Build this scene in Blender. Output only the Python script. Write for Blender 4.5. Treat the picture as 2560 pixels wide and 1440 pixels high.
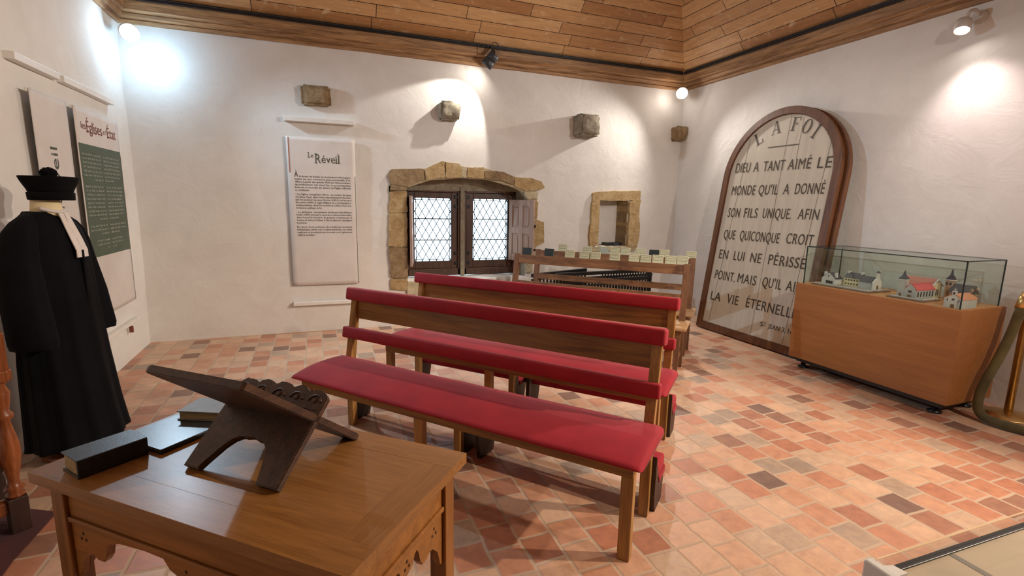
import bpy, bmesh, math, random
from mathutils import Vector, Matrix, noise
random.seed(7)
PI = math.pi
SC = bpy.context.scene
COL = SC.collection
for o in list(bpy.data.objects):
    bpy.data.objects.remove(o, do_unlink=True)

# ------------------------------------------------------------------ camera, world, exposure
def cam_matrix(yaw, pitch, roll):
    cy, sy = math.cos(yaw), math.sin(yaw)
    f = Vector((sy*math.cos(pitch), cy*math.cos(pitch), -math.sin(pitch)))
    r = Vector((cy, -sy, 0)); d = f.cross(r)
    c, s = math.cos(roll), math.sin(roll)
    x = c*r + s*d; y = -s*r + c*d
    m = Matrix((x, -y, -f)).transposed().to_4x4()
    return m
cd = bpy.data.cameras.new('camera'); cam = bpy.data.objects.new('camera', cd); COL.objects.link(cam)
cam.matrix_world = Matrix.Translation((0, 0, 1.5)) @ cam_matrix(math.radians(21.394), math.radians(9.613), math.radians(-1.077))
cd.sensor_width = 36; cd.lens = 1244.6/2560*36; cd.clip_start = .02
SC.camera = cam
w = bpy.data.worlds.new('world'); SC.world = w; w.use_nodes = True
w.node_tree.nodes['Background'].inputs[0].default_value = (.72, .9, 1, 1)
w.node_tree.nodes['Background'].inputs[1].default_value = 6.0
SC.view_settings.view_transform = 'Standard'; SC.view_settings.look = 'None'
SC.view_settings.exposure = -0.04; SC.view_settings.gamma = 1.0; SC.view_settings.use_curve_mapping = False

def light(name, kind, loc, target, energy, color, size=.05, angle=60, blend=.5):
    l = bpy.data.lights.new(name, kind); o = bpy.data.objects.new(name, l); COL.objects.link(o)
    l.energy = energy; l.color = color
    if kind == 'SPOT':
        l.spot_size = math.radians(angle); l.spot_blend = blend; l.shadow_soft_size = size
    elif kind == 'POINT':
        l.shadow_soft_size = size
    o.location = loc
    o.rotation_euler = (Vector(target)-Vector(loc)).to_track_quat('-Z', 'Y').to_euler()
    return o
WARM = (1, .80, .62); NEUT = (1, .9, .8); COOL = (.66, .84, 1)
# lamps seen in the photograph
light('left_corner_light', 'SPOT', (-1.40, 5.60, 2.92), (1.60, 3.95, 1.12), 250, (.62, .82, 1), .04, 112, 1)
light('left_corner_glow', 'POINT', (-1.38, 5.77, 2.79), (0, 0, 0), 10, (.46, .74, 1), .05)
light('track_spot_light', 'SPOT', (1.90, 5.69, 3.08), (1.40, 6.02, 2.30), 62, (1, .94, .85), .012, 78, .22)
light('right_corner_light', 'SPOT', (4.64, 5.70, 2.98), (1.4, 3.0, .4), 140, (1, .93, .85), .03, 140, .5)
light('right_corner_glow', 'POINT', (4.58, 5.86, 2.96), (0, 0, 0), 2.2, (1, .88, .78), .04)
light('right_wall_light', 'SPOT', (4.70, 2.60, 2.84), (4.66, 2.2, .2), 40, (1, .80, .77), .04, 110, .9)
# out of view: a warm spot on the right track, then added fill spots
light('right_track_light', 'SPOT', (4.5, .2, 3.1), (1.0, 1.9, .35), 600, (1, .82, .64), .05, 84, .5)
light('right_fill_light', 'SPOT', (4.6, 1.4, 3.1), (-1.0, 5.2, 1.5), 345, (1, .95, .90), .08, 110, .9)  # added unseen fill for the left and back walls
light('front_fill_light_b', 'SPOT', (1.5, -1.3, 3.12), (4.6, 4.2, 1.4), 420, (1, .93, .87), .05, 40, .8)  # added unseen fill that lights the scripture board evenly
light('front_fill_light', 'SPOT', (3.6, -1.2, 3.15), (3.4, 2.4, 0), 260, (1, .82, .68), .05, 95, .7)  # added unseen fill that brightens the floor at the right

# ------------------------------------------------------------------ materials
def lin(c):
    c = c/255.0
    return c/12.92 if c <= .04045 else ((c+.055)/1.055)**2.4
def S(r, g, b):
    return (lin(r), lin(g), lin(b), 1)
class NT:
    def __init__(s, name):
        s.m = bpy.data.materials.new(name); s.m.use_nodes = True
        s.t = s.m.node_tree; s.b = s.t.nodes['Principled BSDF']
    def n(s, kind, **kw):
        nd = s.t.nodes.new('ShaderNode'+kind)
        for k, v in kw.items():
            setattr(nd, k, v)
        return nd
    def l(s, a, b):
        s.t.links.new(a, b)
    def math(s, op, a, b=None, c=None):
        nd = s.n('Math', operation=op)
        for i, v in enumerate((a, b, c)):
            if v is None: continue
            if hasattr(v, 'links'): s.l(v, nd.inputs[i])
            else: nd.inputs[i].default_value = v
        return nd.outputs[0]
    def coord(s, which='Object', scale=(1, 1, 1), rot=(0, 0, 0)):
        tc = s.n('TexCoord'); mp = s.n('Mapping')
        mp.inputs['Scale'].default_value = scale; mp.inputs['Rotation'].default_value = rot
        s.l(tc.outputs[which], mp.inputs[0]); return mp.outputs[0]
    def noise(s, vec, scale, detail=4, rough=.55, dist=0):
        nd = s.n('TexNoise'); nd.inputs['Scale'].default_value = scale; nd.inputs['Detail'].default_value = detail
        nd.inputs['Roughness'].default_value = rough; nd.inputs['Distortion'].default_value = dist
        if vec is not None: s.l(vec, nd.inputs['Vector'])
        return nd.outputs[0]
    def ramp(s, fac, stops, interp='LINEAR'):
        nd = s.n('ValToRGB'); r = nd.color_ramp; r.interpolation = interp
        while len(r.elements) < len(stops): r.elements.new(.5)
        for e, (p, c) in zip(r.elements, stops):
            e.position = p; e.color = c
        s.l(fac, nd.inputs[0]); return nd.outputs[0]
    def mix(s, fac, a, b, mode='MIX'):
        nd = s.n('Mix', data_type='RGBA', blend_type=mode)
        for i, v in ((0, fac), (6, a), (7, b)):
            if hasattr(v, 'links'): s.l(v, nd.inputs[i])
            else: nd.inputs[i].default_value = v
        return nd.outputs[2]
    def bump(s, h, strength=.3, dist=.01, prev=None):
        nd = s.n('Bump'); nd.inputs['Strength'].default_value = strength; nd.inputs['Distance'].default_value = dist
        s.l(h, nd.inputs['Height'])
        if prev is not None: s.l(prev, nd.inputs['Normal'])
        return nd.outputs[0]
    def setb(s, **kw):
        for k, v in kw.items():
            i = s.b.inputs[k.replace('_', ' ')]
            if hasattr(v, 'links'): s.l(v, i)
            else: i.default_value = v
        return s.m

def plain(name, c, rough=.6, metal=0, var=.12, scale=14, bump=.15, spec=.5):
    t = NT(name); v = t.coord()
    nz = t.noise(v, scale, 5)
    d = tuple(x*(1-var) for x in c[:3])+(1,); e = tuple(min(1, x*(1+var)) for x in c[:3])+(1,)
    t.setb(Base_Color=t.ramp(nz, [(.3, d), (.7, e)]), Roughness=rough, Metallic=metal)
    t.b.inputs['Specular IOR Level'].default_value = spec
    if bump: t.setb(Normal=t.bump(t.noise(v, scale*6, 4), bump, .003))
    return t.m
def wood(name, c1, c2, axis=0, rough=.4, scale=1.0, coat=0, knots=None, bump=.12, spec=.5):
    t = NT(name)
    sc = [9*scale]*3; sc[axis] = .7*scale
    v = t.coord('Object', tuple(sc))
    n1 = t.noise(v, 2.2, 6, .6, .6)
    sc2 = [60*scale]*3; sc2[axis] = 2.0*scale
    n2 = t.noise(t.coord('Object', tuple(sc2)), 2.0, 3, .6)
    f = t.math('ADD', t.math('MULTIPLY', n1, .62), t.math('MULTIPLY', n2, .38))
    c = t.ramp(f, [(.34, c1), (.66, c2)])
    if knots is not None:
        k = t.noise(t.coord('Object', (2.2, 2.2, 5)), 2.6, 5, .65)
        c = t.mix(t.ramp(k, [(.52, (0, 0, 0, 1)), (.68, (.8, .8, .8, 1))]), c, knots)
    t.setb(Base_Color=c, Roughness=rough, Normal=t.bump(n2, bump, .002))
    t.b.inputs['Coat Weight'].default_value = coat; t.b.inputs['Coat Roughness'].default_value = .25
    t.b.inputs['Specular IOR Level'].default_value = spec
    return t.m
def fabric(name, c, c2, rough=.85, sheen=.3, scale=500):
    t = NT(name); v = t.coord()
    nz = t.noise(v, 5, 4)
    wv = t.noise(v, scale, 2)
    t.setb(Base_Color=t.ramp(nz, [(.3, c), (.7, c2)]), Roughness=rough, Normal=t.bump(wv, .25, .001))
    t.b.inputs['Specular IOR Level'].default_value = .12 if c[0] < .01 else .4; t.b.inputs['Sheen Weight'].default_value = sheen; t.b.inputs['Sheen Roughness'].default_value = .4
    return t.m
def plaster(name, c1, c2):
    t = NT(name); v = t.coord('Object')
    big = t.noise(v, 1.1, 6, .6, .4); mid = t.noise(v, 4.5, 7, .62, .8); fine = t.noise(v, 60, 4, .6)
    f = t.math('ADD', t.math('MULTIPLY', big, .6), t.math('MULTIPLY', mid, .4))
    b1 = t.bump(mid, .22, .03); b2 = t.bump(fine, .15, .003, b1)
    t.setb(Base_Color=t.ramp(f, [(.3, c1), (.7, c2)]), Roughness=.82, Normal=b2)
    t.b.inputs['Specular IOR Level'].default_value = .25
    return t.m
def stone(name, c1, c2, c3, scale=9):
    t = NT(name); v = t.coord('Object')
    a = t.noise(v, scale, 7, .65, .5); b = t.noise(v, scale*4, 6, .7, 1.0); c = t.noise(v, scale*.4, 4)
    f = t.math('ADD', t.math('MULTIPLY', a, .45), t.math('ADD', t.math('MULTIPLY', c, .25), t.math('MULTIPLY', b, .3)))
    b1 = t.bump(a, 1.0, .05); b2 = t.bump(b, .9, .02, b1)
    t.setb(Base_Color=t.ramp(f, [(.32, c1), (.5, c2), (.68, c3)]), Roughness=.9, Normal=b2)
    return t.m
def tiles(name, ucoord, du, dv, joint, ramp, jointcol, rough, vec_scale=1, offs=1.0, bump=.5, fine=25, wob=.012, noise_amt=.22, jsoft=.006):
    """courses along u (index from v), each course shifted at random; colour per tile"""
    t = NT(name); tc = t.n('TexCoord'); v0 = tc.outputs['Object']
    nz = t.n('TexNoise'); nz.inputs['Scale'].default_value = 5.0; nz.inputs['Detail'].default_value = 3; t.l(v0, nz.inputs['Vector'])
    sub = t.n('VectorMath', operation='SUBTRACT'); t.l(nz.outputs['Color'], sub.inputs[0]); sub.inputs[1].default_value = (.5, .5, .5)
    scl = t.n('VectorMath', operation='SCALE'); t.l(sub.outputs[0], scl.inputs[0]); scl.inputs['Scale'].default_value = wob*2
    ad = t.n('VectorMath', operation='ADD'); t.l(v0, ad.inputs[0]); t.l(scl.outputs[0], ad.inputs[1])
    sp = t.n('SeparateXYZ'); t.l(ad.outputs[0], sp.inputs[0])
    u, vv = (sp.outputs[0], sp.outputs[1]) if ucoord == 0 else (sp.outputs[1], sp.outputs[0])
    row = t.math('FLOOR', t.math('DIVIDE', vv, dv))
    fv = t.math('SUBTRACT', t.math('DIVIDE', vv, dv), row)
    wn = t.n('TexWhiteNoise', noise_dimensions='1D'); t.l(row, wn.inputs['W'])
    uu = t.math('ADD', t.math('DIVIDE', u, du), t.math('MULTIPLY', wn.outputs[0], offs*7.0))
    colm = t.math('FLOOR', uu); fu = t.math('SUBTRACT', uu, colm)
    eu = t.math('MULTIPLY', t.math('MINIMUM', fu, t.math('SUBTRACT', 1, fu)), du)
    ev = t.math('MULTIPLY', t.math('MINIMUM', fv, t.math('SUBTRACT', 1, fv)), dv)
    e = t.math('MINIMUM', eu, ev)
    en = t.math('ADD', e, t.math('MULTIPLY', t.math('SUBTRACT', t.noise(v0, 40, 3), .5), joint*.6))
    mr = t.n('MapRange'); mr.inputs[1].default_value = joint*.5; mr.inputs[2].default_value = joint*.5+jsoft
    t.l(en, mr.inputs[0]); mask = mr.outputs[0]
    cmb = t.n('CombineXYZ'); t.l(row, cmb.inputs[0]); t.l(colm, cmb.inputs[1])
    w2 = t.n('TexWhiteNoise', noise_dimensions='2D'); t.l(cmb.outputs[0], w2.inputs['Vector'])
    c = t.ramp(w2.outputs[0], ramp)
    # within-tile mottling
    m1 = t.noise(v0, fine, 6, .65, .3)
    c = t.mix(t.math('MULTIPLY', t.math('SUBTRACT', m1, .35), noise_amt*3), c, (.95, .80, .62, 1), 'SOFT_LIGHT')
    bl = t.noise(v0, 8.0, 7, .7, .6)
    c = t.mix(t.ramp(bl, [(.46, (0, 0, 0, 1)), (.72, (noise_amt*.9,)*3+(1,))]), c, (.62, .50, .42, 1), 'MULTIPLY')
    c = t.mix(mask, jointcol, c)
    h = t.math('ADD', mask, t.math('MULTIPLY', t.noise(v0, 14, 5), .35))
    t.setb(Base_Color=c, Normal=t.bump(h, bump, .006))
    r = t.n('MapRange'); t.l(mask, r.inputs[0]); r.inputs[3].default_value = .85; r.inputs[4].default_value = rough
    t.l(t.math('ADD', r.outputs[0], t.math('MULTIPLY', t.math('SUBTRACT', m1, .5), .3)), t.b.inputs['Roughness'])
    return t, v0, c, w2
def glass(name, tint, refl=.06, rough=0.0):
    m = bpy.data.materials.new(name); m.use_nodes = True; t = m.node_tree; t.nodes.clear()
    o = t.nodes.new('ShaderNodeOutputMaterial'); tr = t.nodes.new('ShaderNodeBsdfTransparent'); tr.inputs[0].default_value = tint
    gl = t.nodes.new('ShaderNodeBsdfGlossy'); gl.inputs['Roughness'].default_value = .03
    lw = t.nodes.new('ShaderNodeLayerWeight'); lw.inputs[0].default_value = .5
    pw = t.nodes.new('ShaderNodeMath'); pw.operation = 'POWER'; pw.inputs[1].default_value = 4.0
    fr = t.nodes.new('ShaderNodeMath'); fr.operation = 'MULTIPLY_ADD'; fr.inputs[1].default_value = .5; fr.inputs[2].default_value = refl*.5
    t.links.new(lw.outputs['Facing'], pw.inputs[0]); t.links.new(pw.outputs[0], fr.inputs[0])
    mx = t.nodes.new('ShaderNodeMixShader')
    t.links.new(fr.outputs[0], mx.inputs[0]); t.links.new(tr.outputs[0], mx.inputs[1]); t.links.new(gl.outputs[0], mx.inputs[2])
    t.links.new(mx.outputs[0], o.inputs[0]); return m
def emit(name, c, s):
    m = bpy.data.materials.new(name); m.use_nodes = True; b = m.node_tree.nodes['Principled BSDF']
    b.inputs['Base Color'].default_value = c; b.inputs['Emission Color'].default_value = c; b.inputs['Emission Strength'].default_value = s
    return m

M = {}
M['plaster'] = plaster('white_lime_plaster', (.66, .632, .59, 1), (.78, .757, .72, 1))
M['white_paint'] = plain('white_paint', (.76, .73, .68, 1), .45, var=.05)
ft, fv0, fc, fw = tiles('terracotta_tile', 1, .168, .158, .0085,
    [(0, S(118, 94, 84)), (.06, S(148, 108, 90)), (.17, S(176, 118, 94)), (.34, S(188, 136, 110)), (.55, S(196, 152, 126)), (.75, S(202, 166, 140)), (.92, S(188, 160, 138)), (1, S(142, 126, 114))],
    S(188, 162, 138), .46, fine=20, noise_amt=.5, bump=.35)
M['floor'] = ft.m
ct, cv0, cc, cw = tiles('old_ceiling_plank', 0, 1.15, .135, .004,
    [(0, S(176, 130, 84)), (.25, S(196, 152, 104)), (.5, S(208, 166, 118)), (.8, S(218, 180, 134)), (1, S(188, 144, 98))],
    S(60, 38, 20), .6, fine=3, wob=.002, noise_amt=.1, bump=.3, jsoft=.003)
_g = ct.noise(ct.coord('Object', (1.6, 22, 22)), 2.0, 7, .68, .9)
_c = ct.mix(.75, cc, ct.ramp(_g, [(.26, (.46, .35, .25, 1)), (.5, (.86, .77, .64, 1)), (.75, (1, .97, .90, 1))]), 'MULTIPLY')
_p = ct.noise(ct.coord('Object', (3, 5, 5)), 2.4, 7, .7, .5)
_c = ct.mix(ct.ramp(_p, [(.56, (0, 0, 0, 1)), (.70, (.6, .6, .6, 1))]), _c, S(226, 200, 164))
ct.t.links.new(_c, ct.b.inputs['Base Color'])
M['ceiling'] = ct.m
M['cornice'] = wood('cornice_wood', S(96, 64, 38), S(196, 152, 104), 0, .6, 1.6, bump=.5)
M['bench_wood'] = wood('bench_oak', S(104, 66, 26), S(168, 118, 54), 0, .38, 1.0, coat=.15)
M['bench_leg'] = wood('bench_leg_oak', S(122, 84, 36), S(188, 138, 74), 2, .4, 1.2, coat=.15)
M['dark_support'] = wood('dark_stained_wood', S(34, 20, 15), S(62, 38, 28), 2, .5)
M['old_bench'] = wood('old_bench_wood', S(92, 60, 36), S(152, 108, 70), 0, .5, 1.0, knots=S(70, 40, 24), bump=.25)
M['old_bench_leg'] = wood('old_bench_leg_wood', S(84, 54, 34), S(136, 94, 62), 2, .5, 1.0, bump=.2)
M['old_seat'] = wood('pale_seat_wood', S(150, 108, 70), S(206, 168, 122), 0, .45)
M['red'] = fabric('red_upholstery', S(146, 20, 34), S(168, 27, 40), .8, .12)
M['nail'] = plain('brass_nail', S(190, 150, 80), .35, .9, bump=0)
M['table'] = wood('polished_oak', S(130, 84, 38), S(168, 116, 60), 0, .42, 2.6, coat=.15)
M['table_side'] = wood('oak_apron', S(126, 78, 28), S(172, 112, 48), 0, .4, 1.2, coat=.1)
M['table_leg'] = wood('oak_leg', S(112, 68, 24), S(160, 102, 44), 2, .4, 1.2, coat=.1)
M['stand'] = wood('carved_dark_oak', S(44, 26, 18), S(92, 60, 40), 1, .42, 1.6, bump=.4)
M['stand_edge'] = wood('worn_oak_edge', S(96, 60, 36), S(140, 94, 58), 1, .5, 1.6)
M['black_leather'] = plain('black_leather_cover', (.02, .02, .022, 1), .36, var=.4, scale=40, bump=.1)
M['thin_cover'] = plain('worn_black_board_cover', (.028, .03, .033, 1), .3, var=.4, scale=25, bump=.05)
M['grey_cover'] = plain('grey_cloth_cover', S(112, 106, 96), .5, var=.12, scale=30, bump=.2)
M['pages'] = wood('page_block', S(120, 96, 62), S(196, 170, 126), 0, .8, 6)
M['robe'] = fabric('black_wool', (.003, .003, .004, 1), (.005, .005, .007, 1), .9, .02, 300)
M['velvet'] = fabric('black_velvet', (.0025, .0025, .003, 1), (.004, .004, .005, 1), .95, .03, 200)
M['skin_cloth'] = fabric('cream_dummy_cloth', S(226, 206, 160), S(236, 218, 178), .8, .1)
M['white_linen'] = fabric('white_linen', S(214, 204, 196), S(226, 218, 212), .8, .1)
M['banner'] = fabric('white_banner_canvas', S(206, 198, 192), S(214, 207, 201), .75, .1, 300)
M['ink'] = plain('dark_grey_ink', S(62, 58, 54), .7, var=.05, bump=0)
M['title_ink'] = plain('green_grey_ink', S(70, 78, 68), .7, var=.05, bump=0)
M['brown_ink'] = plain('brown_red_ink', S(120, 62, 50), .7, var=.05, bump=0)
M['green'] = fabric('grey_green_print', S(72, 86, 70), S(80, 94, 78), .75, .1, 300)
M['pale_ink'] = plain('pale_grey_print', S(170, 176, 164), .7, var=.05, bump=0)
M['orange_line'] = plain('orange_line_print', S(176, 106, 72), .7, var=.05, bump=0)
M['stone_gold'] = stone('golden_limestone', S(168, 130, 84), S(214, 180, 126), S(238, 216, 172), 14)
M['stone_pale'] = stone('pale_limestone', S(196, 178, 140), S(214, 198, 162), S(228, 214, 182))
M['stone_grey'] = stone('grey_limestone', S(136, 126, 108), S(178, 166, 144), S(208, 196, 174), 14)
M['stone_tan'] = stone('tan_limestone', S(134, 108, 76), S(180, 150, 110), S(210, 186, 146), 14)
M['win_wood'] = wood('dark_window_oak', S(48, 30, 22), S(88, 58, 42), 2, .45)
M['shutter'] = wood('shutter_oak', S(140, 112, 96), S(176, 148, 130), 2, .5)
M['lead'] = plain('lead_came', S(46, 52, 58), .5, .6, bump=0)
M['pane'] = glass('old_window_glass', (.95, .98, 1, 1))
M['case_glass'] = glass('greenish_case_glass', (.93, .965, .945, 1))
M['clear_glass'] = glass('clear_acrylic', (.93, .92, .91, 1))
M['glass_edge'] = plain('dark_glass_edge', S(28, 46, 44), .2, var=.1, bump=0)
M['bright_edge'] = plain('polished_glass_edge', S(236, 206, 160), .15, var=.05, bump=0)
M['black_metal'] = plain('black_metal', (.012, .012, .014, 1), .4, .3, bump=.05)
M['black_paint'] = plain('black_paint', (.012, .011, .011, 1), .38, bump=.05)
M['spot_grey'] = plain('dark_grey_housing', S(62, 66, 70), .45, .2, bump=.05)
M['spot_white'] = plain('white_housing', S(196, 186, 176), .45, 0, bump=.05)
M['brass'] = plain('polished_brass', S(218, 184, 126), .34, 1, var=.06, bump=.03)
M['rope'] = fabric('olive_velvet_rope', S(70, 62, 36), S(108, 98, 62), .9, .4, 150)
M['veneer'] = wood('beech_veneer', S(144, 92, 46), S(166, 110, 58), 1, .42, .8, coat=.05, bump=.05)
M['veneer_top'] = wood('beech_veneer_top', S(176, 122, 70), S(196, 142, 86), 1, .45, .8, bump=.05)
M['foi_white'] = wood('cream_painted_board', S(186, 176, 158), S(206, 197, 180), 1, .6, .7, bump=.15)
M['foi_frame'] = wood('old_brown_frame', S(72, 42, 24), S(122, 78, 46), 1, .45, 1.2, bump=.3)
M['letter'] = plain('dark_bronze_letter_paint', S(72, 60, 44), .6, var=.15, bump=0)
M['gap'] = plain('board_gap_line', S(96, 84, 68), .8, bump=0)
M['mw'] = plain('model_white_card', S(206, 202, 196), .7, var=.04)
M['mg'] = plain('model_grey_card', S(176, 176, 172), .7, var=.06)
M['mc'] = plain('model_cream_card', S(220, 204, 160), .7, var=.05)
M['mtan'] = plain('model_tan_card', S(172, 142, 120), .7, var=.08, scale=80)
M['mslate'] = plain('model_slate_roof', S(62, 62, 68), .6, var=.15, scale=120)
M['mred'] = plain('model_red_roof', S(172, 106, 90), .6, var=.15, scale=120)
M['mredb'] = plain('model_bright_red_roof', S(206, 84, 84), .6, var=.1, scale=120)
M['morange'] = plain('model_orange_roof', S(214, 146, 112), .6, var=.1, scale=120)
M['mdark'] = plain('model_dark_opening', S(58, 50, 44), .6, bump=0)
M['mdoor'] = plain('model_brown_door', S(120, 84, 44), .6, bump=0)
M['mbase'] = plain('model_base_board', S(126, 92, 72), .6)
M['mground'] = plain('model_ground', S(146, 138, 124), .8)
M['book_cream'] = plain('cream_hymn_cover', S(200, 198, 162), .55, var=.08)
M['book_dark'] = plain('dark_green_hymn_cover', S(32, 44, 42), .5, var=.15)
M['book_blue'] = plain('pale_blue_hymn_cover', S(170, 178, 164), .55, var=.06)
M['book_line'] = plain('olive_cover_print', S(112, 106, 70), .6, bump=0)
M['case_board'] = plain('beige_printed_board', S(182, 164, 136), .55, var=.16, scale=5, bump=.05)
M['case_line'] = plain('grey_printed_joint', S(122, 116, 102), .55, bump=0)
M['carpet'] = fabric('dark_red_carpet', S(58, 14, 16), S(82, 22, 22), .95, .2, 200)
M['turned'] = wood('turned_walnut', S(92, 44, 18), S(160, 88, 40), 2, .35, 1.5, coat=.2)
M['lamp_cool'] = emit('cool_lamp_face', (.75, .9, 1, 1), 60)
M['lamp_warm'] = emit('warm_lamp_face', (1, .92, .82, 1), 60)

# ------------------------------------------------------------------ mesh helpers
def nb(): return bmesh.new()
I4 = Matrix.Identity(4)
def box(bm, x0, x1, y0, y1, z0, z1, bev=0, seg=2, mat=I4):
    t = bmesh.new()
    vs = [t.verts.new((x, y, z)) for x in (x0, x1) for y in (y0, y1) for z in (z0, z1)]
    for f in ((0, 1, 3, 2), (4, 6, 7, 5), (0, 4, 5, 1), (2, 3, 7, 6), (0, 2, 6, 4), (1, 5, 7, 3)):
        t.faces.new([vs[i] for i in f])
    if bev: bmesh.ops.bevel(t, geom=t.edges[:], offset=bev, segments=seg, affect='EDGES', profile=.5)
    return merge(bm, t, mat)
def merge(bm, t, mat=I4):
    bmesh.ops.recalc_face_normals(t, faces=t.faces[:])
    mp = {}
    for v in t.verts: mp[v] = bm.verts.new(mat @ v.co)
    for f in t.faces:
        try:
            nf = bm.faces.new([mp[v] for v in f.verts]); nf.smooth = f.smooth
        except ValueError: pass
    t.free(); return bm
def prism(bm, poly, d0, d1, mat=I4, bev=0, axis='z'):
    """poly of (a, b) points extruded along third axis from d0 to d1. axis z: (a,b,d); y: (a,d,b); x: (d,a,b)"""
    t = bmesh.new()
    def P(a, b, d): return (a, b, d) if axis == 'z' else ((a, d, b) if axis == 'y' else (d, a, b))
    lo = [t.verts.new(P(a, b, d0)) for a, b in poly]; hi = [t.verts.new(P(a, b, d1)) for a, b in poly]
    t.faces.new(lo[::-1]); t.faces.new(hi)
    n = len(poly)
    for i in range(n): t.faces.new((lo[i], lo[(i+1) % n], hi[(i+1) % n], hi[i]))
    if bev:
        bmesh.ops.bevel(t, geom=[e for e in t.edges if (e.verts[0] in lo) == (e.verts[1] in lo)], offset=bev, segments=2, affect='EDGES')
    return merge(bm, t, mat)
def loft(bm, rings, closed=True, cap=True, mat=I4, smooth=True):
    t = bmesh.new(); R = [[t.verts.new(p) for p in r] for r in rings]; n = len(R[0])
    for a, b in zip(R, R[1:]):
        for i in range(n if closed else n-1):
            f = t.faces.new((a[i], a[(i+1) % n], b[(i+1) % n], b[i])); f.smooth = smooth
    if cap:
        t.faces.new(R[0][::-1]); t.faces.new(R[-1])
    return merge(bm, t, mat)
def lathe(bm, prof, seg=20, mat=I4, cap=True):
    return loft(bm, [[(r*math.cos(2*PI*k/seg), r*math.sin(2*PI*k/seg), z) for k in range(seg)] for r, z in prof], True, cap, mat)
def tube(bm, pts, r, seg=8, cap=True):
    pts = [Vector(p) for p in pts]; rings = []; a = None
    for i, p in enumerate(pts):
        d = (pts[min(i+1, len(pts)-1)]-pts[max(i-1, 0)]).normalized()
        if a is None: a = d.cross(Vector((0, 0, 1)) if abs(d.z) < .9 else Vector((1, 0, 0)))
        a = (a-d*a.dot(d)).normalized(); b = d.cross(a)
        rr = r[i] if isinstance(r, (list, tuple)) else r
        rings.append([p+rr*(a*math.cos(2*PI*k/seg)+b*math.sin(2*PI*k/seg)) for k in range(seg)])
    return loft(bm, rings, True, cap)
def bar(bm, a, b, wx, wy, bev=0, side=None):
    """square bar from a to b"""
    a, b = Vector(a), Vector(b); d = (b-a); L = d.length; d.normalize()
    s = Vector(side) if side else (Vector((1, 0, 0)) if abs(d.x) < .9 else Vector((0, 1, 0)))
    y = d.cross(s).normalized(); x = y.cross(d).normalized()
    m = Matrix((x, y, d)).transposed().to_4x4(); m.translation = a
    return box(bm, -wx/2, wx/2, -wy/2, wy/2, 0, L, bev, 2, m)
def smooth_path(pts, k=6):
    pts = [Vector(p) for p in pts]; out = []
    for i in range(len(pts)-1):
        p0, p1, p2, p3 = pts[max(i-1, 0)], pts[i], pts[i+1], pts[min(i+2, len(pts)-1)]
        for j in range(k):
            t = j/k
            out.append(.5*((2*p1)+(p2-p0)*t+(2*p0-5*p1+4*p2-p3)*t*t+(3*p1-p0-3*p2+p3)*t**3))
    return out+[pts[-1]]
def build(name, bm, mat, parent=None, label=None, smooth=False, recalc=True):
    me = bpy.data.meshes.new(name)
    if recalc: bmesh.ops.recalc_face_normals(bm, faces=bm.faces[:])
    me.name = name; bm.to_mesh(me); bm.free()
    if smooth:
        for p in me.polygons: p.use_smooth = True
    me.materials.append(M[mat] if isinstance(mat, str) else mat)
    o = bpy.data.objects.new(name, me); COL.objects.link(o)
    if parent is not None: o.parent = parent
    if label: o['label'] = label
    return o
def thing(name, label, cat, loc=(0, 0, 0), rotz=0, group=None, rot=None):
    o = bpy.data.objects.new(name, None); COL.objects.link(o); o.location = loc
    o.rotation_euler = rot if rot else (0, 0, rotz); o.empty_display_size = .1
    o['label'] = label; o['category'] = cat
    if group: o['group'] = group
    return o
def tag(o, label, cat, group=None):
    o['label'] = label; o['category'] = cat
    if group: o['group'] = group
    return o
def struct(o):
    o['kind'] = 'structure'; return o
def dup(root, loc, rot, label, group=None):
    def cp(o, par):
        c = o.copy(); COL.objects.link(c); c.parent = par
        for ch in kids[o]: cp(ch, c)
        return c
    kids = {}
    def walk(o):
        kids[o] = list(o.children)
        for ch in kids[o]: walk(ch)
    walk(root); r = cp(root, None); r.location = loc; r.rotation_euler = rot; r['label'] = label
    if group: r['group'] = group
    return r
_txt = {}
def text_bm(bm, s, size, x, y, z=.001, width=None, align='LEFT', sx=1.0, mat=I4, res=3, bold=0.0, space=1.0):
    """flat lettering merged into bm; width = forced width"""
    cu = bpy.data.curves.new('t', 'FONT'); cu.body = s; cu.size = size; cu.resolution_u = res; cu.align_x = 'LEFT'
    cu.offset = bold; cu.space_character = space
    ob = bpy.data.objects.new('t', cu); COL.objects.link(ob)
    bpy.context.view_layer.update()
    dg = bpy.context.evaluated_depsgraph_get(); me = bpy.data.meshes.new_from_object(ob.evaluated_get(dg))
    bpy.data.objects.remove(ob); bpy.data.curves.remove(cu)
    xs = [v.co.x for v in me.vertices]
    if not xs: return bm
    x0, x1 = min(xs), max(xs); k = width/(x1-x0) if width else sx
    W_ = (x1-x0)*k; off = {'LEFT': 0, 'CENTER': -W_/2, 'RIGHT': -W_}[align]
    vs = [bm.verts.new(mat @ Vector(((v.co.x-x0)*k+off+x, v.co.y+y, z))) for v in me.vertices]
    for p in me.polygons:
        try: bm.faces.new([vs[i] for i in p.vertices])
        except ValueError: pass
    bpy.data.meshes.remove(me); return bm
def rect(bm, x0, x1, y0, y1, z=.001, mat=I4):
    vs = [bm.verts.new(mat @ Vector(p)) for p in ((x0, y0, z), (x1, y0, z), (x1, y1, z), (x0, y1, z))]
    bm.faces.new(vs); return bm
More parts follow.
